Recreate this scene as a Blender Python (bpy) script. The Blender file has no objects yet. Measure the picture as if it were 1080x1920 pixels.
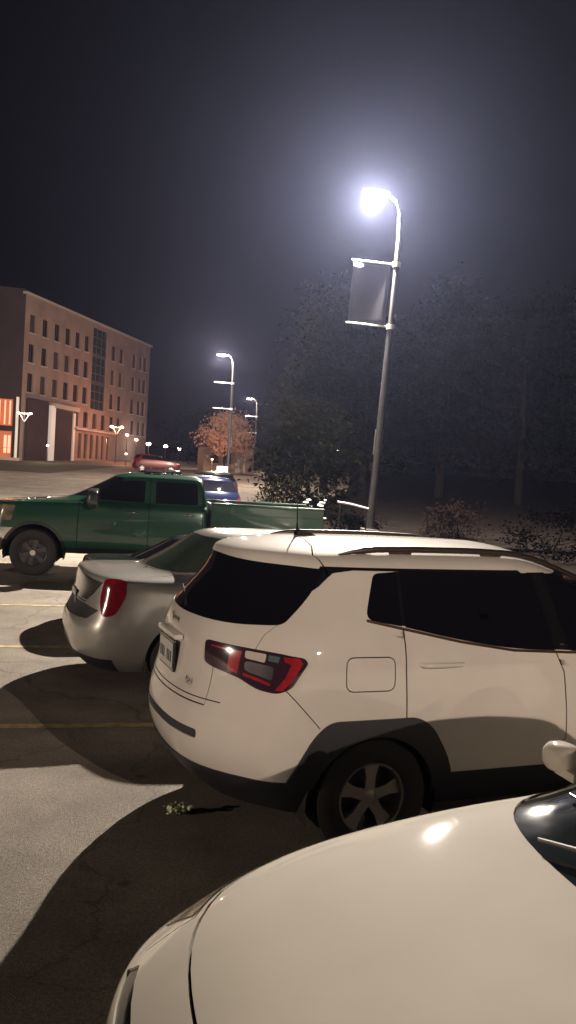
import bpy, bmesh, math, random
import numpy as np
from mathutils import Vector, Matrix
from mathutils.geometry import delaunay_2d_cdt
R = math.radians
random.seed(7)
SC = bpy.context.scene
COL = SC.collection

# ------------------------------------------------------------------ camera
CAM_F, CAM_P, CAM_R, CAM_H = 1600.0, R(2.4), R(3.4), 2.0
cd = bpy.data.cameras.new('camera'); cam = bpy.data.objects.new('camera', cd); COL.objects.link(cam)
cd.sensor_fit = 'VERTICAL'; cd.sensor_height = 36.0; cd.lens = 36.0 * CAM_F / 1920.0
cd.clip_start = 0.05; cd.clip_end = 2000
cam.matrix_world = Matrix.Translation((0, 0, CAM_H)) @ Matrix.Rotation(R(90) - CAM_P, 4, 'X') @ Matrix.Rotation(CAM_R, 4, 'Z')
SC.camera = cam

# ------------------------------------------------------------------ world, exposure
w = bpy.data.worlds.new('World'); SC.world = w; w.use_nodes = True
nt = w.node_tree; bg = nt.nodes['Background']
tc = nt.nodes.new('ShaderNodeTexCoord'); sp = nt.nodes.new('ShaderNodeSeparateXYZ'); cr = nt.nodes.new('ShaderNodeValToRGB')
nt.links.new(tc.outputs['Generated'], sp.inputs[0]); nt.links.new(sp.outputs['Z'], cr.inputs[0]); nt.links.new(cr.outputs[0], bg.inputs[0])
cr.color_ramp.elements[0].position = 0.0; cr.color_ramp.elements[0].color = (0.0028, 0.0018, 0.0022, 1)
cr.color_ramp.elements[1].position = 0.6; cr.color_ramp.elements[1].color = (0.0008, 0.0005, 0.0007, 1)
bg.inputs[1].default_value = 1.0
SC.view_settings.view_transform = 'Standard'; SC.view_settings.look = 'None'
SC.view_settings.exposure = 0.0; SC.view_settings.gamma = 1.0
SC.cycles.use_denoising = True
SC.cycles.max_bounces = 6; SC.cycles.diffuse_bounces = 3; SC.cycles.glossy_bounces = 4
SC.cycles.transmission_bounces = 4; SC.cycles.volume_bounces = 0; SC.cycles.sample_clamp_indirect = 3.0
SC.cycles.caustics_reflective = False; SC.cycles.caustics_refractive = False

LAMP_W = 15000.0          # visible near lamp, watts of its point light

# ------------------------------------------------------------------ materials
MATS = {}
def mat(name, col, rough=0.5, metal=0.0, coat=0.0, emit=None, estr=0.0, spec=0.5, var=0.0, vscale=4.0, bump=0.0, bscale=60.0, trans=0.0, alpha=1.0, rvar=0.0):
    if name in MATS: return MATS[name]
    m = bpy.data.materials.new(name); m.use_nodes = True
    t = m.node_tree; b = t.nodes['Principled BSDF']
    b.inputs['Base Color'].default_value = (*col, 1); b.inputs['Roughness'].default_value = rough
    b.inputs['Metallic'].default_value = metal; b.inputs['Coat Weight'].default_value = coat
    b.inputs['Coat Roughness'].default_value = 0.035; b.inputs['Specular IOR Level'].default_value = spec
    b.inputs['Transmission Weight'].default_value = trans; b.inputs['Alpha'].default_value = alpha
    if emit: b.inputs['Emission Color'].default_value = (*emit, 1); b.inputs['Emission Strength'].default_value = estr
    if var or bump or rvar:
        co = t.nodes.new('ShaderNodeTexCoord')
        n = t.nodes.new('ShaderNodeTexNoise'); n.inputs['Scale'].default_value = vscale; n.inputs['Detail'].default_value = 6
        t.links.new(co.outputs['Object'], n.inputs['Vector'])
        if var:
            mx = t.nodes.new('ShaderNodeMix'); mx.data_type = 'RGBA'
            mx.inputs['A'].default_value = (*[c * (1 - var) for c in col], 1); mx.inputs['B'].default_value = (*[min(1, c * (1 + var)) for c in col], 1)
            rp = t.nodes.new('ShaderNodeMapRange'); rp.inputs['From Min'].default_value = 0.3; rp.inputs['From Max'].default_value = 0.7
            t.links.new(n.outputs['Fac'], rp.inputs['Value']); t.links.new(rp.outputs[0], mx.inputs['Factor'])
            t.links.new(mx.outputs['Result'], b.inputs['Base Color'])
        if rvar:
            rr = t.nodes.new('ShaderNodeMapRange'); rr.inputs['From Min'].default_value = 0.3; rr.inputs['From Max'].default_value = 0.7
            rr.inputs['To Min'].default_value = max(0.02, rough - rvar); rr.inputs['To Max'].default_value = rough + rvar
            t.links.new(n.outputs['Fac'], rr.inputs['Value']); t.links.new(rr.outputs[0], b.inputs['Roughness'])
        if bump:
            n2 = t.nodes.new('ShaderNodeTexNoise'); n2.inputs['Scale'].default_value = bscale; n2.inputs['Detail'].default_value = 8
            t.links.new(co.outputs['Object'], n2.inputs['Vector'])
            bp = t.nodes.new('ShaderNodeBump'); bp.inputs['Strength'].default_value = bump; bp.inputs['Distance'].default_value = 0.01
            t.links.new(n2.outputs['Fac'], bp.inputs['Height']); t.links.new(bp.outputs[0], b.inputs['Normal'])
    MATS[name] = m; return m

WHITE = mat('white_paint', (0.70, 0.655, 0.61), 0.65, 0.0, 1.0, spec=.3, var=.04, vscale=3, bump=.010, bscale=260)
CREAM = mat('pearl_paint', (0.48, 0.445, 0.385), 0.75, 0.0, 1.0, spec=.2, var=.035, vscale=5, bump=.012, bscale=260)
SILVER = mat('silver_paint', (0.36, 0.35, 0.33), 0.34, 0.35, 1.0, var=0.04, vscale=2)
GREEN = mat('green_paint', (0.014, 0.068, 0.042), 0.3, 0.25, 1.0, var=0.1, vscale=2)
BLUE = mat('navy_paint', (0.008, 0.013, 0.045), 0.3, 0.3, 1.0)
BLACKP = mat('black_paint', (0.012, 0.012, 0.013), 0.25, 0.0, 1.0)
GREYP = mat('grey_paint', (0.045, 0.045, 0.05), 0.3, 0.3, 1.0)
GLASS = mat('tinted_glass', (0.006, 0.006, 0.009), 0.04, 0.0, 0.0, spec=0.5, rvar=0.02, vscale=3)
GLASSG = mat('green_tinted_glass', (0.035, 0.05, 0.036), 0.10, 0.0, 0.0, spec=0.8, rvar=0.05, vscale=3)
GLASSW = mat('windscreen_glass', (0.014, 0.017, 0.018), 0.05, spec=0.7, rvar=0.03, vscale=5)
PLASTIC = mat('black_plastic', (0.019, 0.020, 0.026), 0.5, bump=0.12, bscale=400)
GLOSSB = mat('gloss_black_trim', (0.01, 0.01, 0.011), 0.12, coat=0.5)
RUBBER = mat('tyre_rubber', (0.022, 0.021, 0.021), 0.75, bump=0.2, bscale=200)
LINER = mat('dark_liner', (0.008, 0.008, 0.008), 0.9)
CHROME = mat('chrome', (0.75, 0.74, 0.72), 0.14, 1.0)
ALLOY = mat('alloy', (0.42, 0.40, 0.38), 0.32, 0.6, 0.3)
ALLOYD = mat('dark_alloy', (0.10, 0.10, 0.105), 0.35, 0.6, 0.3)
RED = mat('red_lens', (0.20, 0.006, 0.014), 0.12, coat=1.0, var=.3, vscale=8)
REDB = mat('bright_red_lens', (0.36, 0.018, 0.03), 0.16, coat=1.0, var=.2, vscale=20)
LENSD = mat('smoked_lens', (0.040, 0.018, 0.028), 0.12, coat=1.0)
LENSW = mat('clear_lens', (0.62, 0.56, 0.52), 0.12, coat=1.0)
HEADL = mat('headlamp_lens', (0.17, 0.14, 0.10), 0.2, 0.0, 1.0, var=0.5, vscale=7)
POLE = mat('pole_metal', (0.075, 0.075, 0.08), 0.5, 0.4, var=0.15, vscale=3)
GALV = mat('bracket_metal', (0.75, 0.75, 0.76), 0.35, 0.5)
PLATE = mat('plate_white', (0.5, 0.5, 0.48), 0.4)
INK = mat('plate_ink', (0.05, 0.06, 0.10), 0.5)
BARK = mat('bark', (0.010, 0.008, 0.006), 0.9, spec=0.0, var=0.3, bump=0.5, bscale=20)
LEAFS = [mat('leaf_dark', (0.003, 0.0042, 0.0025), 0.9, var=0.35, vscale=1.2, spec=0.0), mat('leaf_olive', (0.009, 0.009, 0.0035), 0.9, var=0.35, vscale=1.2, spec=0.0), mat('leaf_red', (0.006, 0.0035, 0.003), 0.9, spec=0.0, var=0.3, vscale=1.5)]

# ------------------------------------------------------------------ object helpers
def link(o, parent=None):
    COL.objects.link(o)
    if parent is not None: o.parent = parent
    return o
def props(o, label=None, cat=None, group=None, kind=None):
    if label: o['label'] = label
    if cat: o['category'] = cat
    if group: o['group'] = group
    if kind: o['kind'] = kind
    return o
def thing(name, label, cat, loc=(0, 0, 0), rz=0.0, group=None):
    o = bpy.data.objects.new(name, None); o.empty_display_size = 0.3; link(o)
    o.location = loc; o.rotation_euler = (0, 0, rz)
    return props(o, label, cat, group)
def meshobj(name, verts, faces, m, parent=None, smooth=False):
    me = bpy.data.meshes.new(name); me.from_pydata([tuple(v) for v in verts], [], faces); me.update()
    if smooth: me.polygons.foreach_set('use_smooth', [True] * len(me.polygons))
    for x in (m if isinstance(m, (list, tuple)) else [m]): me.materials.append(x)
    return link(bpy.data.objects.new(name, me), parent)
class MB:
    def __init__(s): s.bm = bmesh.new()
    def box(s, c, d, rz=0.0, bev=0.0, rot=None):
        M = Matrix.Translation(c) @ (rot if rot is not None else Matrix.Rotation(rz, 4, 'Z')) @ Matrix.Diagonal((*d, 1))
        r = bmesh.ops.create_cube(s.bm, size=1, matrix=M)
        if bev:
            es = list({e for v in r['verts'] for e in v.link_edges})
            bmesh.ops.bevel(s.bm, geom=es, offset=bev, segments=2, affect='EDGES', profile=0.6)
        return s
    def cyl(s, a, b, r1, r2=None, n=16, caps=True):
        a = Vector(a); b = Vector(b); d = b - a
        q = d.to_track_quat('Z', 'Y').to_matrix().to_4x4()
        bmesh.ops.create_cone(s.bm, cap_ends=caps, segments=n, radius1=r1, radius2=r1 if r2 is None else r2, depth=d.length, matrix=Matrix.Translation((a + b) / 2) @ q)
        return s
    def sph(s, c, d, n=12, rot=None):
        M = Matrix.Translation(c) @ (rot if rot is not None else Matrix.Identity(4)) @ Matrix.Diagonal((*d, 1))
        bmesh.ops.create_uvsphere(s.bm, u_segments=n * 2, v_segments=n, radius=0.5, matrix=M); return s
    def tube(s, pts, rad, n=10):
        P = [Vector(p) for p in pts]; rr = rad if isinstance(rad, (list, tuple)) else [rad] * len(P)
        rings = []; up = Vector((0, 0, 1))
        for i, p in enumerate(P):
            d = (P[min(i + 1, len(P) - 1)] - P[max(i - 1, 0)]).normalized()
            a = d.cross(up if abs(d.z) < 0.95 else Vector((1, 0, 0))).normalized(); b = d.cross(a)
            rings.append([s.bm.verts.new(p + (a * math.cos(2 * math.pi * k / n) + b * math.sin(2 * math.pi * k / n)) * rr[i]) for k in range(n)])
        for i in range(len(rings) - 1):
            for k in range(n): s.bm.faces.new((rings[i][k], rings[i][(k + 1) % n], rings[i + 1][(k + 1) % n], rings[i + 1][k]))
        s.bm.faces.new(rings[0][::-1]); s.bm.faces.new(rings[-1]); return s
    def lathe(s, prof, c=(0, 0, 0), axis='Y', n=40, closed=False):
        rings = []
        for (r, h) in prof:
            ring = []
            for k in range(n):
                a = 2 * math.pi * k / n; x, z = r * math.cos(a), r * math.sin(a)
                ring.append(s.bm.verts.new((c[0] + x, c[1] + h, c[2] + z) if axis == 'Y' else (c[0] + x, c[1] + z, c[2] + h)))
            rings.append(ring)
        L = len(rings)
        for i in range(L if closed else L - 1):
            A, B = rings[i], rings[(i + 1) % L]
            for k in range(n): s.bm.faces.new((A[k], A[(k + 1) % n], B[(k + 1) % n], B[k]))
        return s
    def prism(s, poly, o, u, v, wv):
        o, u, v, wv = map(Vector, (o, u, v, wv))
        a = [s.bm.verts.new(o + u * p[0] + v * p[1]) for p in poly]; b = [s.bm.verts.new(o + u * p[0] + v * p[1] + wv) for p in poly]
        n = len(poly)
        s.bm.faces.new(a[::-1]); s.bm.faces.new(b)
        for k in range(n): s.bm.faces.new((a[k], a[(k + 1) % n], b[(k + 1) % n], b[k]))
        return s
    def build(s, name, m, parent=None, smooth=False, bevel=0.0):
        bmesh.ops.recalc_face_normals(s.bm, faces=s.bm.faces)
        if bevel: bmesh.ops.bevel(s.bm, geom=list(s.bm.edges), offset=bevel, segments=2, affect='EDGES')
        me = bpy.data.meshes.new(name); s.bm.to_mesh(me); s.bm.free(); me.materials.append(m)
        if smooth:
            me.polygons.foreach_set('use_smooth', [True] * len(me.polygons))
            try: me.set_sharp_from_angle(angle=R(40))
            except Exception: pass
        return link(bpy.data.objects.new(name, me), parent)
def text(name, s, size, m, parent, M, depth=0.003):
    c = bpy.data.curves.new(name, 'FONT'); c.body = s; c.size = size; c.extrude = depth; c.align_x = 'CENTER'; c.align_y = 'CENTER'
    o = bpy.data.objects.new(name, c); COL.objects.link(o); bpy.context.view_layer.update()
    me = bpy.data.meshes.new_from_object(o.evaluated_get(bpy.context.evaluated_depsgraph_get())); bpy.data.objects.remove(o)
    me.name = name; me.materials.clear(); me.materials.append(m)
    o = link(bpy.data.objects.new(name, me), parent); o.matrix_local = M; return o

# ------------------------------------------------------------------ B-spline car skin
def bspline_basis(n, u):
    """clamped uniform cubic basis for n control points, u in [0, n-1] (index-like parameter)"""
    p = 3; L = n - p
    knots = np.concatenate([np.zeros(p), np.arange(L + 1), np.full(p, L)]).astype(float)
    # Greville abscissae so that parameter value ~ control index
    g = np.array([knots[i + 1:i + p + 1].mean() for i in range(n)])
    x = np.interp(np.asarray(u, float), np.arange(n), g); x = np.clip(x, 0, L - 1e-9)
    N = np.zeros((len(x), len(knots) - 1))
    k = np.floor(x).astype(int) + p; N[np.arange(len(x)), k] = 1
    for d in range(1, p + 1):
        M = np.zeros_like(N)
        for i in range(len(knots) - 1 - d):
            a = knots[i + d] - knots[i]; b = knots[i + d + 1] - knots[i + 1]
            if a > 0: M[:, i] += (x - knots[i]) / a * N[:, i]
            if b > 0 and i + 1 < N.shape[1]: M[:, i] += (knots[i + d + 1] - x) / b * N[:, i + 1]
        N = M
    return N[:, :n]
SIDECOLS = 7
def row(z, xr, xf, wd, br=.1, bf=.15, rr=.25, rf=.3, zr=None, zf=None, zs=None, belly=0.012, wr=1.0, wf=1.0):
    """one horizontal contour: returns control points from x=0 end centre round the +y side to the far end centre"""
    zr = z if zr is None else zr; zf = z if zf is None else zf
    P = []
    W = wd * wr
    P += [(xr, 0), (xr, .33 * W), (xr + .32 * br, .62 * W), (xr + br, .83 * W), (xr + br + .33 * rr, .945 * W), (xr + br + rr, .99 * W)]
    a = xr + br + rr; b = xf - bf - rf
    for i in range(SIDECOLS):
        f = (i + 1) / (SIDECOLS + 1); ww = wd * ((wr + (1 - wr) * min(1, f * 3)) if f < .5 else (wf + (1 - wf) * min(1, (1 - f) * 3)))
        P.append((a + (b - a) * f, ww * 1.0 + belly * math.sin(math.pi * f)))
    W = wd * wf
    P += [(xf - bf - rf, .99 * W), (xf - bf - .33 * rf, .945 * W), (xf - bf, .83 * W), (xf - .32 * bf, .62 * W), (xf, .33 * W), (xf, 0)]
    out = []
    L = len(P)
    for i, (x, y) in enumerate(P):
        if i <= 5: zz = zr + (z - zr) * (i / 5.0) ** 2 * .5
        elif i >= L - 6: zz = zf + (z - zf) * ((L - 1 - i) / 5.0) ** 2 * .5
        else:
            f = (i - 5) / (L - 11.0)
            za = zr + (z - zr) * (.5 + .5 * min(1, f * 3.0)); zb = zf + (z - zf) * (.5 + .5 * min(1, (1 - f) * 3.0))
            zz = za if f < .5 else zb
        if zs: zz += zs(x, y)
        out.append((x, y, zz))
    return out
def densify(poly, d, closed=True):
    out = []; n = len(poly)
    for i in range(n if closed else n - 1):
        a = poly[i]; b = poly[(i + 1) % n]; L = math.hypot(b[0] - a[0], b[1] - a[1]); k = max(1, int(math.ceil(L / d)))
        for j in range(k): out.append((a[0] + (b[0] - a[0]) * j / k, a[1] + (b[1] - a[1]) * j / k))
    if not closed: out.append(poly[-1])
    return out
def rounded(poly, r, seg=5):
    out = []; n = len(poly)
    for i in range(n):
        p = Vector(poly[i][:2]); a = Vector(poly[i - 1][:2]); b = Vector(poly[(i + 1) % n][:2])
        rr = poly[i][2] if len(poly[i]) > 2 else r
        da = (a - p); db = (b - p); k = min(rr, da.length * .49, db.length * .49)
        pa = p + da.normalized() * k; pb = p + db.normalized() * k
        for j in range(seg + 1):
            t = j / seg; q = pa * (1 - t) ** 2 + p * 2 * t * (1 - t) + pb * t * t; out.append((q.x, q.y))
    return out
def buffer_line(pts, wd):
    L, Rr = [], []
    n = len(pts)
    for i, p in enumerate(pts):
        a = pts[max(0, i - 1)]; b = pts[min(n - 1, i + 1)]
        dx, dy = b[0] - a[0], b[1] - a[1]; l = math.hypot(dx, dy) or 1
        L.append((p[0] - dy / l * wd / 2, p[1] + dx / l * wd / 2)); Rr.append((p[0] + dy / l * wd / 2, p[1] - dx / l * wd / 2))
    return L + Rr[::-1]
def inpoly(px, py, poly):
    P = np.asarray(poly); x, y = P[:, 0], P[:, 1]; x2, y2 = np.roll(x, -1), np.roll(y, -1)
    c = np.zeros(len(px), bool)
    for i in range(len(x)):
        if y[i] == y2[i]: continue
        cond = ((y[i] > py) != (y2[i] > py)) & (px < (x2[i] - x[i]) * (py - y[i]) / (y2[i] - y[i]) + x[i]); c ^= cond
    return c
class Skin:
    SU, TU = 0.28, 0.13
    def __init__(s, rows, smin=None):
        s.C = np.array(rows, float); s.M, s.N = s.C.shape[:2]
        g = 260; S, T = np.meshgrid(np.linspace(0, s.N - 1, g), np.linspace(0, s.M - 1, g))
        s.gs, s.gt = S.ravel(), T.ravel(); s.gp = s.ev(s.gs, s.gt); s.gn = s.nrm(s.gs, s.gt)
    def ev(s, S, T):
        S = np.asarray(S, float); T = np.asarray(T, float); sg = np.where(S < 0, -1.0, 1.0)
        bs = bspline_basis(s.N, np.abs(S)); bt = bspline_basis(s.M, np.clip(T, 0, s.M - 1))
        P = np.einsum('km,kn,mnc->kc', bt, bs, s.C, optimize=True); P[:, 1] *= sg; return P
    def nrm(s, S, T):
        S = np.asarray(S, float); T = np.asarray(T, float); A = np.abs(S); e = 1e-3
        a0 = np.clip(A - e, 0, s.N - 1); a1 = np.clip(A + e, 0, s.N - 1); t0 = np.clip(T - e, 0, s.M - 1.02); t1 = np.clip(T + e, .0, s.M - 1.02); t1 = np.maximum(t1, t0 + 1e-4)
        ds = s.ev(a1, T) - s.ev(a0, T); dt = s.ev(A, t1) - s.ev(A, t0)
        n = np.cross(ds, dt)
        l = np.linalg.norm(n, axis=1, keepdims=True); n = n / np.maximum(l, 1e-12)
        # orient outwards (ends at s=0 look to -x, side to +y, roof up)
        c = s.C[:, :, 0].mean(); p = s.ev(A, T); o = np.stack([(p[:, 0] - c) * .25, p[:, 1], p[:, 2] - .6], 1)
        f = np.sign((n * o).sum(1, keepdims=True)); f[f == 0] = 1; n = n * f
        n[A < 1e-6, 1] = 0; n[A > s.N - 1 - 1e-6, 1] = 0
        n /= np.maximum(np.linalg.norm(n, axis=1, keepdims=True), 1e-9)
        n[:, 1] *= np.where(S < 0, -1, 1); return n
    def inv(s, pts, view):
        ax, face = {'side': ((0, 2), lambda n: n[:, 1] > .12), 'rear': ((1, 2), lambda n: n[:, 0] < -.15), 'front': ((1, 2), lambda n: n[:, 0] > .15), 'top': ((0, 1), lambda n: n[:, 2] > .15)}[view]
        ok = face(s.gn); gp = s.gp[ok][:, ax]; gs, gt = s.gs[ok], s.gt[ok]; out = []
        pts = np.array(pts, float); iy = {'rear': 0, 'front': 0, 'top': 1}.get(view)
        sg = np.ones(len(pts)) if iy is None else np.where(pts[:, iy] < 0, -1.0, 1.0)
        q = pts.copy()
        if iy is not None: q[:, iy] = np.abs(q[:, iy])
        S = np.zeros(len(q)); T = np.zeros(len(q))
        for i, p in enumerate(q):
            k = ((gp - p) ** 2).sum(1).argmin(); S[i], T[i] = gs[k], gt[k]
        S0, T0 = S.copy(), T.copy()
        for _ in range(8):
            e = 1e-3; f0 = s.ev(S, T)[:, ax]; fs = (s.ev(np.clip(S + e, 0, s.N - 1), T)[:, ax] - f0) / e; ft = (s.ev(S, T + e)[:, ax] - f0) / e
            d = q - f0; det = fs[:, 0] * ft[:, 1] - fs[:, 1] * ft[:, 0]; det = np.where(np.abs(det) < 1e-7, 1e9, det)
            dS = (d[:, 0] * ft[:, 1] - d[:, 1] * ft[:, 0]) / det; dT = (fs[:, 0] * d[:, 1] - fs[:, 1] * d[:, 0]) / det
            S = np.clip(S + np.clip(dS, -.3, .3), np.maximum(S0 - .4, 0), np.minimum(S0 + .4, s.N - 1 - 1e-4)); T = np.clip(T + np.clip(dT, -.3, .3), np.maximum(T0 - .4, 0), np.minimum(T0 + .4, s.M - 1 - 1e-3))
        return [(a * g, b) for a, b, g in zip(S, T, sg)]
    def build(s, parts, gaps, parent, default=('body', WHITE), step=(.22, .26), liner=True, liner_holes=()):
        """parts: (name, view, polygon, material, offset, side) side in 'both','left','right','mid' ; st = direct parameter space"""
        polys = []
        def addp(entry, st): polys.append((entry, st))
        for (name, view, poly, m, off, side) in parts:
            dn = densify(poly, .35 if view == 'st' else .03)
            st = dn if view == 'st' else s.inv(dn, view)
            if side in ('both', 'right'): addp((name, m, off), st)
            if side in ('both', 'left'): addp((name, m, off), [(-a, b) for a, b in st])
            if side == 'mid': addp((name, m, off), st)
        ng = []
        for (view, line, wd, side) in gaps:
            if view == 'st': st = [(a / s.SU, b / s.TU) for a, b in buffer_line([(a * s.SU, b * s.TU) for a, b in densify(line, .3, False)], wd)]
            else: st = s.inv(buffer_line(densify(line, .03, False), wd), view)
            if side in ('both', 'right', 'mid'): ng.append(st)
            if side in ('both', 'left'): ng.append([(-a, b) for a, b in st])
        V, E = [], []
        lim = s.N - 1.0
        def addpoly(st):
            b = len(V); n = len(st)
            for a, t in st: V.append((max(-lim, min(lim, a)) * s.SU, max(0, min(s.M - 1.0, t)) * s.TU))
            for i in range(n): E.append((b + i, b + (i + 1) % n))
        addpoly(densify([(-lim, 0), (lim, 0), (lim, s.M - 1.), (-lim, s.M - 1.)], .3))
        for _, st in polys: addpoly(st)
        for st in ng: addpoly(st)
        for a in np.arange(-lim + step[0], lim, step[0]):
            for t in np.arange(step[1], s.M - 1, step[1]): V.append((a * s.SU, t * s.TU))
        vv, ee, ff, *_ = delaunay_2d_cdt([Vector(v) for v in V], E, [], 0, 1e-5)
        vs = np.array([(v.x / s.SU, v.y / s.TU) for v in vv]); F = np.array([list(f) for f in ff if len(f) == 3])
        cen = vs[F].mean(1); cls = np.full(len(F), -1)
        for i in range(len(polys) - 1, -1, -1): cls[inpoly(cen[:, 0], cen[:, 1], polys[i][1])] = i
        gap = np.zeros(len(F), bool)
        for st in ng: gap |= inpoly(cen[:, 0], cen[:, 1], st)
        gap &= ~np.isin(cls, [i for i, p in enumerate(polys) if p[0][1] is None or p[0][2] > .0029])
        P = s.ev(vs[:, 0], vs[:, 1]); Nn = s.nrm(vs[:, 0], vs[:, 1])
        # consistent winding: triangles face along the normal
        a, b, c = P[F[:, 0]], P[F[:, 1]], P[F[:, 2]]; fl = (np.cross(b - a, c - a) * Nn[F].mean(1)).sum(1) < 0
        F[fl] = F[fl][:, ::-1]
        area = np.linalg.norm(np.cross(b - a, c - a), axis=1) > 1e-9
        res = {}
        hole = np.zeros(len(F), bool)
        for i in range(-1, len(polys)):
            if i >= 0 and polys[i][0][1] is None: hole |= cls == i; continue
            name, m, off = default + (0.0,) if i < 0 else polys[i][0]
            sel = F[(cls == i) & ~gap & area]
            if len(sel) == 0: continue
            res.setdefault(name, []).append(s.mk(name, m, off, sel, P, Nn, parent))
        if liner:
            sel = F[~hole & area][:, ::-1]; s.mk('inner_shell', LINER, -.022, sel[:, ::-1], P, Nn, parent, skirt=0)
        return res
    def mk(s, name, m, off, sel, P, Nn, parent, skirt=.013):
        ids = np.unique(sel); mp = -np.ones(len(P), int); mp[ids] = np.arange(len(ids)); T = mp[sel]
        V = P[ids] + Nn[ids] * off; N0 = Nn[ids]; faces = T.tolist(); n0 = len(V)
        verts = V.tolist(); ln = N0[T].reshape(-1, 3).tolist()
        if skirt:
            cnt = {}
            for t in faces:
                for k in range(3):
                    e = (t[k], t[(k + 1) % 3]); cnt[e] = 1
            bd = [e for e in cnt if (e[1], e[0]) not in cnt]; low = {}
            for a, b in bd:
                for q in (a, b):
                    if q not in low: low[q] = (len(verts)); verts.append((V[q] - N0[q] * (skirt + max(off, 0))).tolist())
            for a, b in bd:
                faces.append([b, a, low[a], low[b]])
                A, B, Cc = np.array(verts[b]), np.array(verts[a]), np.array(verts[low[a]]); n = np.cross(B - A, Cc - A); l = np.linalg.norm(n)
                n = (n / l if l > 1e-12 else N0[a]).tolist(); ln += [n] * 4
        me = bpy.data.meshes.new(name); me.from_pydata(verts, [], faces); me.update()
        me.polygons.foreach_set('use_smooth', [True] * len(me.polygons)); me.materials.append(m)
        me.normals_split_custom_set(ln)
        return link(bpy.data.objects.new(name, me), parent)

def wheel(parent, x, y, z, rad, wd, rimr, side, rimmat=ALLOY, spokes=5, style=0):
    e = bpy.data.objects.new('wheel', None); link(e, parent); e.location = (x, y, z)
    if side < 0: e.rotation_euler = (0, 0, math.pi)
    # outward is +y in local space
    h = wd / 2
    prof = [(rimr * .98, -h * .85), (rimr + .02, -h * .98), (rad * .86, -h * 1.02), (rad * .965, -h * .9), (rad, -h * .65), (rad * 1.002, 0), (rad, h * .65), (rad * .965, h * .9), (rad * .86, h * 1.02), (rimr + .02, h * .98), (rimr * .98, h * .85)]
    t = MB().lathe(prof, n=56)
    t.build('tyre', RUBBER, e, True)
    r = MB(); r.lathe([(rimr * .99, -h * .8), (rimr * .99, h * .86), (rimr * .96, h * .92), (rimr * .92, h * .86), (rimr * .89, h * .35), (rimr * .86, -h * .2), (rimr * .86, -h * .8)], n=56)
    r.lathe([(.001, h * .62), (.04, h * .62), (.05, h * .56), (.055, h * .1)], n=24)
    for k in range(spokes):
        a = 2 * math.pi * k / spokes + .3; ca, sa = math.cos(a), math.sin(a)
        w0, w1 = (rimr * .16, rimr * .24) if style == 0 else (rimr * .1, rimr * .15)
        poly = [(.03, -w0), (rimr * .55, -w0 * .9), (rimr * .93, -w1), (rimr * .93, w1), (rimr * .55, w0 * .9), (.03, w0)]
        r.prism(poly, (0, h * .42, 0), (ca, 0, sa), (-sa, 0, ca), (0, h * .2, 0))
    r.build('rim', rimmat, e, True)
    MB().lathe([(.001, -h * .15), (rimr * .87, -h * .15)], n=32).build('brake_disc', ALLOYD, e)
    return e
def arch_liner(parent, x, y, z, r, sgn):
    m = MB(); n = 20; ring = []
    for k in range(n + 1):
        a = -.25 + (math.pi + .5) * k / n
        ring.append([m.bm.verts.new((x + r * math.cos(a), y - sgn * d, z + r * math.sin(a))) for d in (0, .42)])
    for k in range(n): m.bm.faces.new((ring[k][0], ring[k + 1][0], ring[k + 1][1], ring[k][1]))
    m.bm.faces.new([q[1] for q in ring])
    return m.build('wheel_well', LINER, parent, True)
def handle(parent, sk, x, z, L=.2, m=WHITE, sgn=1):
    st = sk.inv([(x, z)], 'side')[0]; p = sk.ev([st[0]], [st[1]])[0]; n = sk.nrm([st[0]], [st[1]])[0]
    h = MB(); y0 = p[1] * sgn
    pts = [(x - L / 2, y0 - .005 * sgn, z), (x - L / 2 + .02, y0 + .022 * sgn, z), (x, y0 + .032 * sgn, z + .002), (x + L / 2 - .03, y0 + .026 * sgn, z + .002), (x + L / 2, y0 - .003 * sgn, z)]
    h.tube(pts, [.012, .014, .015, .014, .010], 10)
    return h.build('door_handle', m, parent, True)
def body_mirror(parent, x, y, z, sgn, m=WHITE, face=-1, s=1.0):
    """face: x direction the mirror glass looks to"""
    h = MB(); c = (x, y + sgn * .13 * s, z)
    h.sph((0, 0, 0), (1, 1, 1), 14)
    for v in h.bm.verts:
        q = [math.copysign(abs(t * 2) ** .62, t) / 2 for t in v.co]; mx = max(1e-6, math.sqrt(sum((2 * t) ** 2 for t in q)) / 1.18); mx = max(mx, 1)
        v.co = Vector((c[0] + q[0] / mx * .15 * s * 1.1, c[1] + q[1] / mx * .25 * s * 1.1, c[2] + q[2] / mx * .16 * s * 1.1 - (q[1] * sgn) * .03 * s))
    for v in h.bm.verts:
        d = (v.co.x - c[0]) * face
        if d > .03 * s: v.co.x = c[0] + face * .03 * s
    h.box((x, y + sgn * .02, z - .06 * s), (.07, .12, .035), bev=.01)
    o = h.build('wing_mirror', m, parent, True)
    g = MB(); g.sph((c[0] + face * .032 * s, c[1], c[2]), (.008, .21 * s, .135 * s), 10); g.build('mirror_glass', GLOSSB, o, True)
    return o

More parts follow.
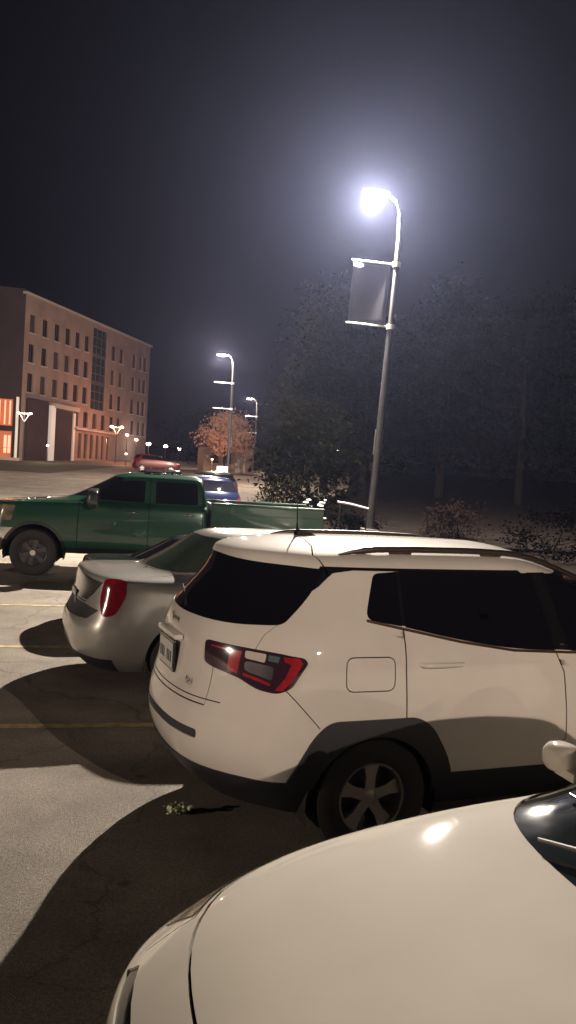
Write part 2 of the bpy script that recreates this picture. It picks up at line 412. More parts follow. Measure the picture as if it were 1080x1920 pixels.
# ------------------------------------------------------------------ ground
def gz(x, y):
    t = max(0.0, y - 21.0); return 0.031 * t * t / (t + 6.0)
def ground_material():
    m = bpy.data.materials.new('asphalt'); m.use_nodes = True; t = m.node_tree; b = t.nodes['Principled BSDF']
    co = t.nodes.new('ShaderNodeTexCoord')
    def noise(sc, det, rough=.6):
        n = t.nodes.new('ShaderNodeTexNoise'); n.inputs['Scale'].default_value = sc; n.inputs['Detail'].default_value = det; n.inputs['Roughness'].default_value = rough
        t.links.new(co.outputs['Object'], n.inputs['Vector']); return n
    def ramp(n, a, ca, bb, cb, out='Fac'):
        r = t.nodes.new('ShaderNodeValToRGB'); r.color_ramp.elements[0].position = a; r.color_ramp.elements[0].color = (*ca, 1)
        r.color_ramp.elements[1].position = bb; r.color_ramp.elements[1].color = (*cb, 1); t.links.new(n.outputs[out], r.inputs[0]); return r
    def mul(a, c):
        x = t.nodes.new('ShaderNodeMix'); x.data_type = 'RGBA'; x.blend_type = 'MULTIPLY'; x.inputs['Factor'].default_value = 1
        t.links.new(a.outputs[0] if 'Color' in a.outputs else a.outputs['Result'], x.inputs['A']); t.links.new(c.outputs[0], x.inputs['B']); return x
    base = ramp(noise(1.3, 9, .68), .34, (.205, .178, .150), .68, (.340, .300, .258))
    big = ramp(noise(.42, 6, .6), .36, (.70, .68, .65), .62, (1, 1, 1))
    grit = ramp(noise(55, 4, .75), .38, (.66, .65, .64), .60, (1.14, 1.13, 1.11))
    spots = t.nodes.new('ShaderNodeTexVoronoi'); spots.inputs['Scale'].default_value = 2.3; t.links.new(co.outputs['Object'], spots.inputs['Vector'])
    sp_ = ramp(spots, .03, (.55, .53, .50), .10, (1, 1, 1), 'Distance')
    warp = noise(.9, 5); vm = t.nodes.new('ShaderNodeVectorMath'); vm.operation = 'MULTIPLY_ADD'; vm.inputs[1].default_value = (1.4, 1.4, 0)
    t.links.new(warp.outputs['Color'], vm.inputs[0]); t.links.new(co.outputs['Object'], vm.inputs[2])
    ck = t.nodes.new('ShaderNodeTexVoronoi'); ck.feature = 'DISTANCE_TO_EDGE'; ck.inputs['Scale'].default_value = .42; t.links.new(vm.outputs[0], ck.inputs['Vector'])
    ckr = ramp(ck, .0, (.62, .60, .58), .006, (1, 1, 1), 'Distance')
    oil = ramp(noise(2.1, 3, .4), .66, (1, 1, 1), .80, (.50, .48, .46))
    c = mul(mul(mul(mul(mul(base, big), grit), sp_), ckr), oil)
    t.links.new(c.outputs['Result'], b.inputs['Base Color'])
    b.inputs['Roughness'].default_value = .86; b.inputs['Specular IOR Level'].default_value = .35
    n2 = noise(120, 6, .7); bp = t.nodes.new('ShaderNodeBump'); bp.inputs['Strength'].default_value = .8; bp.inputs['Distance'].default_value = .01
    t.links.new(n2.outputs['Fac'], bp.inputs['Height']); t.links.new(bp.outputs[0], b.inputs['Normal'])
    return m
ASPH = ground_material()
def sheet(name, xs, ys, dz, m, test=None):
    V = []; F = []
    for y in ys:
        for x in xs: V.append((x, y, gz(x, y) + dz))
    nx = len(xs)
    for j in range(len(ys) - 1):
        for i in range(nx - 1): F.append((j * nx + i, j * nx + i + 1, (j + 1) * nx + i + 1, (j + 1) * nx + i))
    o = meshobj(name, V, F, m, None, True); o['kind'] = 'structure'; return o
ys = [-60, -30] + [i * 2.0 for i in range(-8, 60)] + [130, 160, 220, 400]
sheet('parking_lot', [-300, -120, -60, -30, -15, 0, 15, 30, 60, 120, 300], ys, 0, ASPH)
LAWN = mat('lawn_grass', (0.060, 0.048, 0.032), 0.9, var=0.35, vscale=.6, bump=.6, bscale=12)
BED = mat('mulch_bed', (0.010, 0.008, 0.007), 0.95, var=0.4, vscale=1.5, bump=.8, bscale=10, spec=0.0)
sheet('lawn', [-90, -60, -45, -35, -25, -18], [y for y in ys if 64 <= y <= 88], .03, LAWN)
def patch(name, poly, dz, m, h=0.12):
    V = [(x, y, gz(x, y) + dz + h) for x, y in poly] + [(x, y, gz(x, y) - .05) for x, y in poly]; n = len(poly)
    F = [tuple(range(n))] + [(k, k + n, (k + 1) % n + n, (k + 1) % n) for k in range(n)]
    o = meshobj(name, V, F, m); o['kind'] = 'structure'; return o
CONC = mat('kerb_concrete', (0.30, 0.28, 0.25), 0.85, var=.2, vscale=3, bump=.3, bscale=30)
patch('kerb', [(2.55, 12.6), (5.2, 9.6), (40, 21), (40, 21.25), (5.27, 9.9), (2.80, 12.7), (2.80, 20), (1.45, 22), (1.2, 21.9), (2.55, 19.9)], 0, CONC, .14)
patch('planting_bed', [(2.804, 12.71), (5.28, 9.905), (40, 21.255), (90, 40), (110, 150), (12, 150), (4, 60), (-.6, 34), (1.455, 22.01), (2.804, 20.01)], 0, BED, .10)
YEL = mat('worn_yellow_line', (0.40, 0.30, 0.15), 0.8, var=.45, vscale=9)
def stripe(a, b, wd=.10):
    a = Vector(a); b = Vector(b); d = (b - a).normalized(); n = Vector((-d.y, d.x)) * wd / 2; L = (b - a).length; k = 24
    V = []; F = []
    for i in range(k + 1):
        p = a + d * (L * i / k); V += [(p.x - n.x, p.y - n.y, .004), (p.x + n.x, p.y + n.y, .004)]
    for i in range(k): F.append((2 * i, 2 * i + 1, 2 * i + 3, 2 * i + 2))
    o = meshobj('parking_line', V, F, YEL); o['kind'] = 'structure'
PA = R(13); pdx = Vector((math.cos(PA), math.sin(PA)))
for (x, y) in ((-4.4, 8.72), (-4.4, 11.55), (-4.4, 5.78)): stripe((x - 1.2 * pdx.x, y - 1.2 * pdx.y), (x + 7.4 * pdx.x, y + 7.4 * pdx.y))

# ------------------------------------------------------------------ SUV skin
def suv_rows(cladlow=True):
    r = []
    r.append(row(.24, 0.130, 4.22, .80, br=0.24, rr=.22))
    r.append(row(.34, -0.010, 4.34, .875, br=0.26, rr=.26))
    r.append(row(.455, -0.080, 4.38, .905, br=0.27, rr=.27))
    r.append(row(.58, -0.110, 4.39, .912, br=0.27, rr=.27))
    r.append(row(.72, -0.095, 4.39, .918, br=0.27, rr=.27, zf=.70))
    r.append(row(.86, -0.050, 4.37, .914, br=0.27, rr=.27, zf=.80))
    r.append(row(.98, -0.035, 4.33, .905, br=0.27, rr=.27, zf=.88))
    r.append(row(1.08, -0.025, 4.18, .893, br=0.27, rr=.26, zf=.97, zr=1.09))
    r.append(row(1.17, 0.010, 3.62, .862, br=0.27, rr=.26, zf=1.05, zr=1.19))
    r.append(row(1.24, 0.060, 3.20, .830, br=0.27, rr=.26, zf=1.12, zr=1.26, bf=.25))
    r.append(row(1.36, 0.150, 2.85, .775, br=0.27, rr=.26, bf=.25, rf=.3))
    r.append(row(1.47, 0.220, 2.5, .728, br=0.26, rr=.24, bf=.22, rf=.3))
    r.append(row(1.53, 0.235, 2.35, .700, br=0.26, rr=.24, bf=.2, rf=.25))
    r.append(row(1.585, 0.250, 2.2, .650, br=0.27, rr=.26, bf=.2, rf=.25))
    r.append(row(1.625, 0.470, 2.1, .50, br=0.29, rr=.3, bf=.2, rf=.3))
    r.append(row(1.642, 0.630, 2.0, .25, br=0.29, rr=.3, bf=.2, rf=.3))
    r.append(row(1.645, 0.770, 1.9, .0, br=0.29, rr=.3, bf=.2, rf=.3, belly=0))
    return r
def make_suv(root, paint, front_detail=True):
    sk = Skin(suv_rows()); N1 = sk.N - 1.0
    WX, WZ, AR = .865, .300, .365; FX = WX + 2.64
    circ = lambda cx, cz, r, a0=-20, a1=200, n=26: [(cx + r * math.cos(R(a0 + (a1 - a0) * k / n)), cz + r * math.sin(R(a0 + (a1 - a0) * k / n))) for k in range(n + 1)]
    hole = lambda cx: [p for p in circ(cx, WZ, AR) if p[1] > .245] + [(cx - AR + .02, .245), (cx + AR - .02, .245)][::1]
    def holep(cx):
        pts = circ(cx, WZ, AR, -8, 188); return pts
    arch = rounded([(.36, .40), (.38, .46), (.50, .68), (.585, .755), (1.10, .76), (1.19, .70), (1.285, .55), (1.325, .45), (1.33, .40)], .07)
    archf = [(x + 2.64, z) for x, z in rounded([(.40, .40), (.42, .46), (.50, .64), (.62, .755), (1.11, .755), (1.22, .66), (1.30, .50), (1.33, .40)], .07)]
    qwin = rounded([(.795, 1.268, .05), (.875, 1.500, .03), (1.015, 1.512, .005), (1.005, 1.232, .005)], .01)
    rwin = rounded([(1.025, 1.228, .005), (1.035, 1.513, .005), (1.93, 1.515, .01), (1.99, 1.094, .01), (1.70, 1.108, .2), (1.36, 1.158, .2)], .01)
    bpil = [(1.90, 1.517), (2.05, 1.517), (2.11, 1.092), (1.96, 1.100)]; cpil = [(1.000, 1.512), (1.05, 1.513), (1.04, 1.232), (.99, 1.238)]
    fwin = rounded([(2.02, 1.514), (2.08, 1.090), (2.70, 1.075), (3.02, 1.10), (2.62, 1.46), (2.45, 1.505)], .03)
    rglass = rounded([(-3.5, 8.6, .3), (-3.9, 10.3, .25), (-4.15, 11.75, .15), (0, 11.95, .1), (4.15, 11.75, .15), (3.9, 10.3, .25), (3.5, 8.6, .3), (2.2, 8.25), (0, 8.1), (-2.2, 8.25)], .3)
    wind = rounded([(N1 - 0, 9.0), (N1 - 4.2, 9.1), (N1 - 4.4, 11.6), (N1, 11.9)], .2)
    rl = rounded([(1.62, 7.15, .2), (2.7, 7.12), (3.8, 7.08), (4.55, 6.95, .12), (4.66, 6.7, .12), (4.3, 5.55, .2), (3.9, 5.28, .25), (3.1, 5.34, .3), (2.6, 5.7), (1.7, 6.05, .2)], .12)
    parts = [
        ('wheel_opening', 'side', holep(WX), None, 0, 'both'), ('wheel_opening', 'side', holep(FX), None, 0, 'both'),
        ('arch_cladding', 'side', arch, PLASTIC, .012, 'both'), ('arch_cladding', 'side', archf, PLASTIC, .012, 'both'),
        ('lower_cladding', 'st', [(-N1, 0), (N1, 0), (N1, 1.92), (-N1, 1.92)], PLASTIC, .006, 'mid'),
        ('red_light_bar', 'st', [(3.75, 5.42), (4.02, 5.42), (4.3, 5.9), (4.52, 6.66), (4.42, 6.92), (3.92, 6.92), (3.98, 6.70), (4.2, 6.60), (4.06, 6.0)], REDB, .0042, 'both'),
        ('red_light_bar', 'st', [(2.32, 6.9), (2.32, 6.0), (2.56, 5.85), (2.60, 6.92)], REDB, .0042, 'both'),
        ('reversing_lens', 'st', rounded([(2.68, 6.98), (2.70, 6.62), (3.28, 6.55), (3.30, 6.96)], .08), LENSW, .0042, 'both'),
        ('indicator_lens', 'st', [(3.38, 6.94), (3.38, 6.66), (3.76, 6.64), (3.79, 6.92)], mat('teal_lens', (.10, .14, .15), .15, coat=1.0), .0042, 'both'),
        ('reversing_lens', 'st', [(4.30, 6.62), (4.34, 6.50), (4.50, 6.72), (4.44, 6.80)], LENSW, .0052, 'both'),
        ('reflector_strip', 'st', [(1.85, 6.95), (1.85, 6.88), (2.24, 6.84), (2.24, 6.92)], REDB, .0042, 'both'),
        ('reflector_strip', 'st', [(2.70, 5.95), (2.70, 5.82), (3.55, 5.56), (3.55, 5.68)], REDB, .0042, 'both'),
        ('lamp_bezel', 'st', rounded([(2.70, 6.50), (2.72, 6.05), (3.60, 5.80), (3.62, 6.42)], .15), mat('lamp_bezel_dark', (.10, .09, .10), .3, .5, 1.0), .0042, 'both'),
        ('taillight', 'st', rl, LENSD, .003, 'both'),
        ('rear_window', 'st', rglass, GLASS, -.003, 'mid'),
        ('quarter_window', 'side', qwin, GLASS, -.004, 'both'), ('door_window', 'side', rwin, GLASS, -.004, 'both'),
        ('door_window', 'side', fwin, GLASS, -.004, 'both'), ('pillar_trim', 'side', bpil, GLOSSB, -.001, 'both'), ('pillar_trim', 'side', cpil, GLOSSB, -.001, 'both'),
        ('roof_trim', 'st', [(3.80, 10.9), (4.0, 11.96), (4.75, 11.98), (12.6, 11.98), (12.6, 11.72), (5.2, 11.72), (4.5, 11.45), (4.1, 10.6), (3.85, 10.3)], GLOSSB, .002, 'both'),
        ('windscreen', 'st', wind, GLASS, -.003, 'right'), ('windscreen', 'st', [(-a, b) for a, b in wind], GLASS, -.003, 'mid'),
        ('fuel_door', 'side', rounded([(.665, .905), (.665, 1.08), (.945, 1.08), (.945, .905)], .045), paint, 0, 'right'),
        ('rear_door', 'side', [(1.012, 1.24), (1.012, 1.0), (1.022, .76), (1.3, .70), (1.32, .44), (2.03, .44), (2.09, .60), (2.05, .95), (1.985, 1.12), (1.5, 1.3)], paint, 0, 'both'),
        ('front_door', 'side', [(1.985, 1.12), (2.05, .95), (2.09, .60), (2.03, .44), (3.05, .44), (3.10, .70), (3.08, 1.12), (2.6, 1.4)], paint, 0, 'both'),
        ('bumper_slot', 'rear', rounded([(-.52, .585), (-.52, .635), (.52, .635), (.52, .585)], .02), PLASTIC, -.008, 'mid'),
        ('tailgate', 'st', [(-3.4, 8.9), (-2.9, 7.0), (-2.0, 5.6), (-2.0, 4.35), (2.0, 4.35), (2.0, 5.6), (2.9, 7.0), (3.4, 8.9)], paint, 0, 'mid'),
        ('headlight', 'st', rounded([(N1 - 2.2, 4.9), (N1 - 2.2, 5.9), (N1 - 4.6, 6.2), (N1 - 4.4, 5.1)], .2), LENSW, .003, 'both'),
        ('grille', 'st', [(N1, 4.8), (N1 - 2.1, 4.85), (N1 - 2.1, 5.9), (N1, 5.85)], GLOSSB, .003, 'both'),
        ('bumper_intake', 'st', [(N1, 2.3), (N1 - 2.1, 2.3), (N1 - 2.1, 3.3), (N1, 3.3)], PLASTIC, .003, 'both'),
    ]
    gw = .008
    fuel = rounded([(.665, .905), (.665, 1.08), (.945, 1.08), (.945, .905)], .045)
    gaps = [('side', [(1.010, 1.225), (1.012, 1.0), (1.024, .75)], gw, 'both'), ('side', [(1.985, 1.095), (2.045, .97), (2.072, .75), (2.085, .60), (2.03, .44)], gw, 'both'),
            ('side', [(3.10, 1.10), (3.10, .70), (3.06, .44)], gw, 'both'), ('side', fuel + [fuel[0]], .006, 'right'),
            ('side', [(.335, .925), (.40, .86), (.53, .72)], .005, 'both'),
            ('st', [(3.35, 8.65), (3.05, 7.9), (2.9, 7.0)], .007, 'both'), ('st', [(-2.0, 6.0), (-2.0, 4.35), (0, 4.3), (2.0, 4.35), (2.0, 6.0)], .007, 'mid'),
            ('top', [(.50, .0), (.66, .0)], .001, 'mid'),
            ('top', [(.68, -.2), (.70, 0), (.68, .2), (.64, .40), (.58, .56), (.60, .64), (.62, .69)], .008, 'right'),
            ('top', [(.68, .2), (.64, .40), (.58, .56), (.60, .64), (.62, .69)], .008, 'left'),
            ('rear', [(-.62, .80), (0, .79), (.62, .80)], .006, 'mid')]
    res = sk.build(parts, gaps, root, ('body', paint))
    tl = res.get('taillight', [])
    for k in ('red_light_bar', 'reversing_lens', 'indicator_lens', 'reflector_strip', 'lamp_bezel'):
        for o in res.get(k, []):
            y = np.mean([v.co.y for v in o.data.vertices]); t = min(tl, key=lambda q: abs(np.mean([v.co.y for v in q.data.vertices]) - y)); o.parent = t
    # window surround: thin gloss gasket under the windows
    for sgn in (1, -1):
        line = densify([(.80, 1.262), (1.0, 1.222), (1.36, 1.150), (1.70, 1.100), (2.08, 1.082), (2.70, 1.066)], .05, False)
        st = sk.inv(line, 'side'); P = sk.ev([a for a, b in st], [b for a, b in st]); Nn = sk.nrm([a for a, b in st], [b for a, b in st])
        MB().tube([(p[0], (p[1] + n[1] * .001) * sgn, p[2]) for p, n in zip(P, Nn)], .008, 8).build('window_trim', mat('bronze_trim', (.10, .045, .028), .3, .4), root, True)
        # roof rail
        rail = []
        for k in range(27):
            f = k / 26; x = .72 + 2.0 * f; yy = .60 - .03 * f; st = sk.inv([(x, yy)], 'top')[0]; p = sk.ev([st[0]], [st[1]])[0]
            lift = .022 * min(1, math.sin(math.pi * min(max(f, 0), 1)) * 3.2) ** .8
            rail.append((x, yy * sgn, p[2] + lift + .002))
        rr = [max(.006, .019 * min(1, math.sin(math.pi * k / 26) * 5)) for k in range(27)]
        m = MB().tube(rail, rr, 10)
        for k in (5, 13, 21): m.box((rail[k][0], rail[k][1], rail[k][2] - .012), (.14, .026, .03), bev=.008)
        m.build('roof_rail', mat('rail_dark', (.05, .035, .028), .35, .5), root, True)
        for wx in (WX, FX):
            wheel(root, wx, sgn * .79, .322, .328, .215, .195, sgn)
            arch_liner(root, wx, sgn * .885, .30, .385, sgn)
    handle(root, sk, 1.235, 1.035, .27, paint); handle(root, sk, 2.30, 1.035, .27, paint); handle(root, sk, 1.235, 1.035, .27, paint, -1); handle(root, sk, 2.30, 1.035, .27, paint, -1)
    body_mirror(root, 2.75, .86, 1.13, 1, paint); body_mirror(root, 2.75, -.86, 1.13, -1, paint)
    # antenna
    z = 1.645
    a = MB().prism([(-.10, -.004), (-.075, .012), (.0, .035), (.03, .036), (.045, -.004)], (.74, .022, z), (-1, 0, 0), (0, 0, 1), (0, -.044, 0)).build('antenna_base', GLOSSB, root, False, .006)
    MB().cyl((.715, 0, z + .02), (.700, 0, z + .30), .0045, .0025, 8).cyl((.715, 0, z + .02), (.711, 0, z + .07), .009, .006, 8).build('antenna_mast', BLACKP, a)
    # number plate
    pz = .945; px = float(sk.ev([0], [5.6])[0][0]); DX = px - .06
    pl = MB().box((.045 + DX, 0, pz), (.012, .335, .175), bev=.004).build('number_plate', GLOSSB, root)
    pf = MB().box((.0375 + DX, 0, pz), (.006, .30, .145), bev=.002).build('plate_face', PLATE, pl)
    for k in range(7):
        if k == 3: continue
        MB().box((.0335 + DX, -.115 + k * .038, pz - .008), (.003, .020, .062), bev=.002).build('plate_character', INK, pl)
    sh = MB().box((.055 + DX, 0, 1.062), (.05, .40, .03), bev=.01).build('plate_light_shelf', paint, root)
    MX = lambda x, y, zz: Matrix(((0, 0, -1, x), (1, 0, 0, y), (0, 1, 0, zz), (0, 0, 0, 1)))
    text('badge', 'Jeep', .085, GLOSSB, root, MX(float(sk.ev([0], [7.45])[0][0]) - .002, -.02, 1.135))
    text('badge', '4x4', .055, CHROME, root, MX(float(sk.ev([1.2], [5.2])[0][0]) - .006, .36, .86))
    # rear wiper
    MB().tube([(.035, .02, 1.215), (.07, -.10, 1.25), (.115, -.38, 1.285)], [.011, .008, .005], 8).build('rear_wiper', LINER, root, True)
    # bumper lower lip, reflectors
    return sk

# ------------------------------------------------------------------ sedan skin
def sedan_rows():
    r = []
    r.append(row(.20, .16, 4.48, .78, br=.14, rr=.25))
    r.append(row(.29, .05, 4.57, .855, br=.15, rr=.28))
    r.append(row(.42, .005, 4.60, .875, br=.16, rr=.30, rf=.38))
    r.append(row(.56, .0, 4.60, .885, br=.16, rr=.30, rf=.42, zr=.58))
    r.append(row(.66, .05, 4.58, .885, br=.15, rr=.30, rf=.45, zr=.67, zf=.64))
    r.append(row(.76, .10, 4.53, .885, br=.14, rr=.30, bf=.2, rf=.55, zr=.80, zf=.69))
    r.append(row(.85, .12, 4.44, .875, br=.14, rr=.30, bf=.22, rf=.62, zr=.94, zf=.745))
    r.append(row(.91, .13, 4.33, .855, br=.14, rr=.30, bf=.24, rf=.62, zr=1.035, zf=.79))
    r.append(row(.945, .17, 4.15, .815, br=.14, rr=.34, bf=.22, rf=.55, zr=1.05, zf=.84))
    r.append(row(.965, .48, 3.82, .775, br=.16, rr=.40, bf=.16, rf=.45, zr=1.05, zf=.915))
    r.append(row(.985, .72, 3.46, .745, br=.18, rr=.40, bf=.10, rf=.36, zr=1.06, zf=.965))
    r.append(row(1.06, .78, 3.30, .725, br=.20, rr=.38, bf=.10, rf=.34, zr=1.10, zf=1.03))
    r.append(row(1.20, .96, 3.00, .67, br=.20, rr=.36, bf=.14, rf=.34))
    r.append(row(1.32, 1.14, 2.70, .615, br=.18, rr=.32, bf=.16, rf=.30))
    r.append(row(1.39, 1.24, 2.50, .565, br=.16, rr=.28, bf=.25, rf=.28))
    r.append(row(1.425, 1.36, 2.40, .45, br=.14, rr=.25, bf=.2, rf=.25))
    r.append(row(1.44, 1.58, 2.35, .22, br=.12, rr=.2, bf=.2, rf=.2))
    r.append(row(1.443, 1.7, 2.30, .0, br=.12, rr=.2, bf=.2, rf=.2, belly=0))
    return r
SED_L = 4.60
def make_sedan(root, paint, nose_first=False, glass=GLASS, detail=True, tail=RED, bumper_dark=False, rimm=ALLOY):
    C = np.array(sedan_rows(), float)
    if nose_first:
        C = C[:, ::-1, :].copy(); C[:, :, 0] = SED_L - C[:, :, 0]
        for k, dz in ((6, .012), (7, .028), (8, .035), (9, .035), (10, .03)): C[k, :, 2] += dz
    sk = Skin(C); N1 = sk.N - 1.0
    X = (lambda x: SED_L - x) if nose_first else (lambda x: x)
    SS = (lambda a: a) if not nose_first else (lambda a: N1 - a)      # st s of the tail end
    FS = (lambda a: N1 - a) if not nose_first else (lambda a: a)      # st s measured from the nose
    WR, WF, WZ, AR = .98, 3.66, .31, .355
    circ = lambda cx: [(X(cx) + AR * math.cos(R(-18 + 216 * k / 26)), WZ + AR * math.sin(R(-18 + 216 * k / 26))) for k in range(27)]
    sp_ = lambda pts: [(X(a[0]), a[1]) + tuple(a[2:]) for a in pts]
    nd, td = ('mid', 'ends') if nose_first else ('ends', 'mid')
    def cen(name, pts, m, off, fn, mode):
        """symmetrical centre part from a half outline given as (s from that end, t), s from 0 outwards"""
        if mode == 'mid':
            h = [(fn(a), b) for a, b in pts]; return [(name, 'st', h + [(-a, b) for a, b in h[::-1]], m, off, 'mid')]
        h = [(fn(a), b) for a, b in pts]; return [(name, 'st', h, m, off, 'right'), (name, 'st', h, m, off, 'left')]
    parts = [('wheel_opening', 'side', circ(WR), None, 0, 'both'), ('wheel_opening', 'side', circ(WF), None, 0, 'both')]
    rwin = rounded(sp_([(1.28, 1.04, .04), (1.50, 1.30, .04), (1.70, 1.36, .1), (2.22, 1.375, .01), (2.22, .995, .01)]), .02)
    fwin = rounded(sp_([(2.30, .99, .01), (2.30, 1.375, .01), (2.62, 1.345, .12), (3.12, 1.04, .06), (3.10, .985, .03)]), .02)
    parts += [('door_window', 'side', rwin, glass, -.004, 'both'), ('door_window', 'side', fwin, glass, -.004, 'both')]
    parts += cen('rear_window', [(0, 10.35), (3.0, 10.4), (4.1, 10.75), (4.3, 11.5), (3.9, 13.6), (3.2, 13.9), (0, 14.0)], glass, -.004, SS, td)
    parts += cen('windscreen', [(0, 10.25), (2.4, 10.25), (4.1, 10.3), (4.85, 10.5), (4.95, 11.0), (4.6, 12.2), (4.1, 13.7), (3.3, 13.95), (0, 14.05)], GLASSW if nose_first else glass, -.006, FS, nd)
    # lights
    parts += [('taillight', 'st', rounded([(SS(3.0), 7.2), (SS(3.7), 7.7), (SS(4.25), 7.4), (SS(4.4), 6.0), (SS(4.1), 4.3), (SS(3.4), 4.1), (SS(2.85), 5.2)], .6), tail, .004, 'both'),
              ('headlight', 'st', rounded([(FS(2.2), 6.12, .1), (FS(2.75), 6.2, .2), (FS(3.66), 6.82, .2), (FS(4.62), 7.92, .15), (FS(5.5), 8.62, .1), (FS(6.5), 9.25, .1), (FS(6.1), 8.0, .2), (FS(4.9), 5.9, .2), (FS(3.6), 4.75, .2), (FS(2.6), 4.9, .2)], .15), HEADL, .003, 'both')]
    parts += cen('grille', [(0, 4.9), (1.9, 4.85), (2.1, 4.2), (0, 3.9)], GLOSSB, -.006, FS, nd)
    parts += cen('lower_grille', [(0, 2.9), (2.9, 2.9), (3.2, 1.3), (0, 1.1)], PLASTIC, -.006, FS, nd)
    parts += cen('hood', [(0, 6.35), (2.6, 6.4), (3.6, 7.0), (4.6, 8.1), (5.4, 8.75), (6.0, 9.4), (5.6, 10.15), (4.5, 10.18), (0, 10.18)], paint, 0, FS, nd)
    parts += cen('trunk_lid', [(0, 4.9), (1.9, 4.9), (2.35, 5.6), (3.1, 7.0), (3.5, 8.0), (3.3, 10.2), (0, 10.2)], paint, 0, SS, td)
    parts += cen('trunk_shade_panel', [(0, 5.0), (1.9, 5.0), (2.35, 5.6), (2.85, 6.6), (0, 6.9)], mat('trunk_shade_dark', (.05, .047, .045), .25, coat=1.0), .002, SS, td) if not nose_first else []  # dark panel paints the shade on the trunk's rear face
    parts += cen('lower_valance', [(0, 0.0), (4.2, 0.0), (4.2, 1.25), (0, 1.25)], PLASTIC, .003, SS, td)
    parts += cen('bumper_recess', [(0, 4.75), (1.9, 4.75), (3.0, 4.55), (2.4, 3.75), (0, 3.55)], PLASTIC, -.01, SS, td)
    parts += [('rear_door', 'side', sp_([(1.30, 1.02), (1.32, .80), (1.42, .60), (1.46, .30), (2.24, .30), (2.28, .96)]), paint, 0, 'both'),
              ('front_door', 'side', sp_([(2.28, .96), (2.24, .30), (3.20, .30), (3.28, .6), (3.24, .96)]), paint, 0, 'both')]
    def cg(pts, wd, fn, mode):
        h = [(fn(a), b) for a, b in pts]
        if mode == 'mid': return [('st', [(-a, b) for a, b in h[::-1]][:-1] + h, wd, 'mid')]
        return [('st', h, wd, 'both')]
    gaps = cg([(0, 6.33), (2.6, 6.38), (3.6, 6.98), (4.6, 8.08), (5.4, 8.72), (6.0, 9.38), (5.6, 10.17)], .011, FS, nd)
    gaps += cg([(0, 4.88), (1.9, 4.88), (2.35, 5.6), (3.1, 7.0), (3.5, 8.0), (3.3, 10.2), (0, 10.25)], .009, SS, td)
    gaps += [('side', sp_([(1.30, 1.0), (1.32, .80), (1.42, .62), (1.46, .30)]), .007, 'both'), ('side', sp_([(2.27, .96), (2.26, .30)]), .007, 'both'), ('side', sp_([(3.24, .96), (3.28, .6), (3.2, .30)]), .007, 'both'),
             ('st', [(FS(2.5), 4.8), (FS(3.6), 4.65), (FS(4.95), 5.82), (FS(6.15), 8.0), (FS(6.55), 9.25)], .008, 'both'), ('st', [(FS(2.15), 4.85), (FS(2.15), 6.15), (FS(2.75), 6.24), (FS(3.66), 6.86), (FS(4.62), 7.96), (FS(5.5), 8.66), (FS(6.55), 9.3)], .007, 'both')]
    parts.sort(key=lambda p: p[0] != 'trunk_shade_panel')
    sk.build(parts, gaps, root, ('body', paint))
    if not nose_first:
        x0 = float(sk.ev([0], [5.3])[0][0])
        p_ = MB().box((x0 - .012, 0, .755), (.014, .32, .16), bev=.004).build('number_plate', GLOSSB, root)
        MB().box((x0 - .021, 0, .755), (.006, .29, .13), bev=.002).build('plate_face', PLATE, p_)
        for k in range(6): MB().box((x0 - .0255, -.105 + k * .042, .75), (.003, .020, .058), bev=.002).build('plate_character', INK, p_)
    for sgn in (1, -1):
        for wx in (WR, WF):
            wheel(root, X(wx), sgn * .775, .315, .315, .20, .205, sgn, rimm); arch_liner(root, X(wx), sgn * .86, .31, .37, sgn)
        handle(root, sk, X(1.62), .87, .19, paint, sgn); handle(root, sk, X(2.50), .865, .19, paint, sgn)
        body_mirror(root, X(2.93), sgn * .85, 1.045, sgn, paint, face=1 if nose_first else -1, s=.62)
    return sk

def place(root, x, y, a): root.location = (x, y, gz(x, y)); root.rotation_euler = (0, 0, a)
# near (right) side of every car is +y in the thing frame after this mirror: local +y must look at the camera (-Y), so rotate with a flip
def car_root(name, label, cat, x, y, a, group=None, s=1.0):
    """local x along (cos a, sin a); local +y must look towards the camera, so the frame is mirrored in y"""
    o = thing(name, label, cat, (x, y, gz(x, y)), 0, group)
    o.rotation_euler = (0, 0, a); o.scale = (s, -s, s); return o

# SUV in the middle of the picture
suv = car_root('parked_suv', 'white compact SUV with black arch cladding and roof rails, between bonnet and silver sedan', 'SUV', -.60, 4.95, R(22))
make_suv(suv, WHITE)
# silver sedan beyond it
sed = car_root('parked_sedan', 'silver sedan with a round red taillight parked just beyond the white SUV', 'sedan', -2.05, 7.98, R(20))
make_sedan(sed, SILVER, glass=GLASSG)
# dark car beyond the sedan
drk = car_root('dark_roadster', 'low dark car mostly hidden behind the silver sedan, only its tail showing', 'car', -2.62, 10.6, R(20)); drk.scale = (1, -1, .80)
make_sedan(drk, BLACKP, tail=LENSD)
# pale car whose bonnet fills the bottom right corner
fg = car_root('foreground_car', 'cream white car whose large bonnet and windscreen corner fill the bottom right of the photo', 'car', -.305, 1.693, R(16))
fsk = make_sedan(fg, CREAM, nose_first=True)
def on_ws(px_list, lift):
    out = []
    for (x, y) in px_list:
        st = fsk.inv([(x, abs(y))], 'top')[0]; p = fsk.ev([st[0]], [st[1]])[0]; out.append((p[0], y, p[2] + lift))
    return out
WP1 = on_ws([(1.20, -.34), (1.26, -.20), (1.30, .05), (1.31, .30)], .02); WP2 = on_ws([(1.42, -.52), (1.40, -.30), (1.36, -.05), (1.33, .22)], .012)
wp = MB().tube(WP1, [.006, .008, .009, .007], 8).tube(WP2, [.004, .006, .006, .004], 8)
wp.build('windscreen_wiper', mat('wiper_grey', (.16, .16, .16), .35, .4), fg, True)

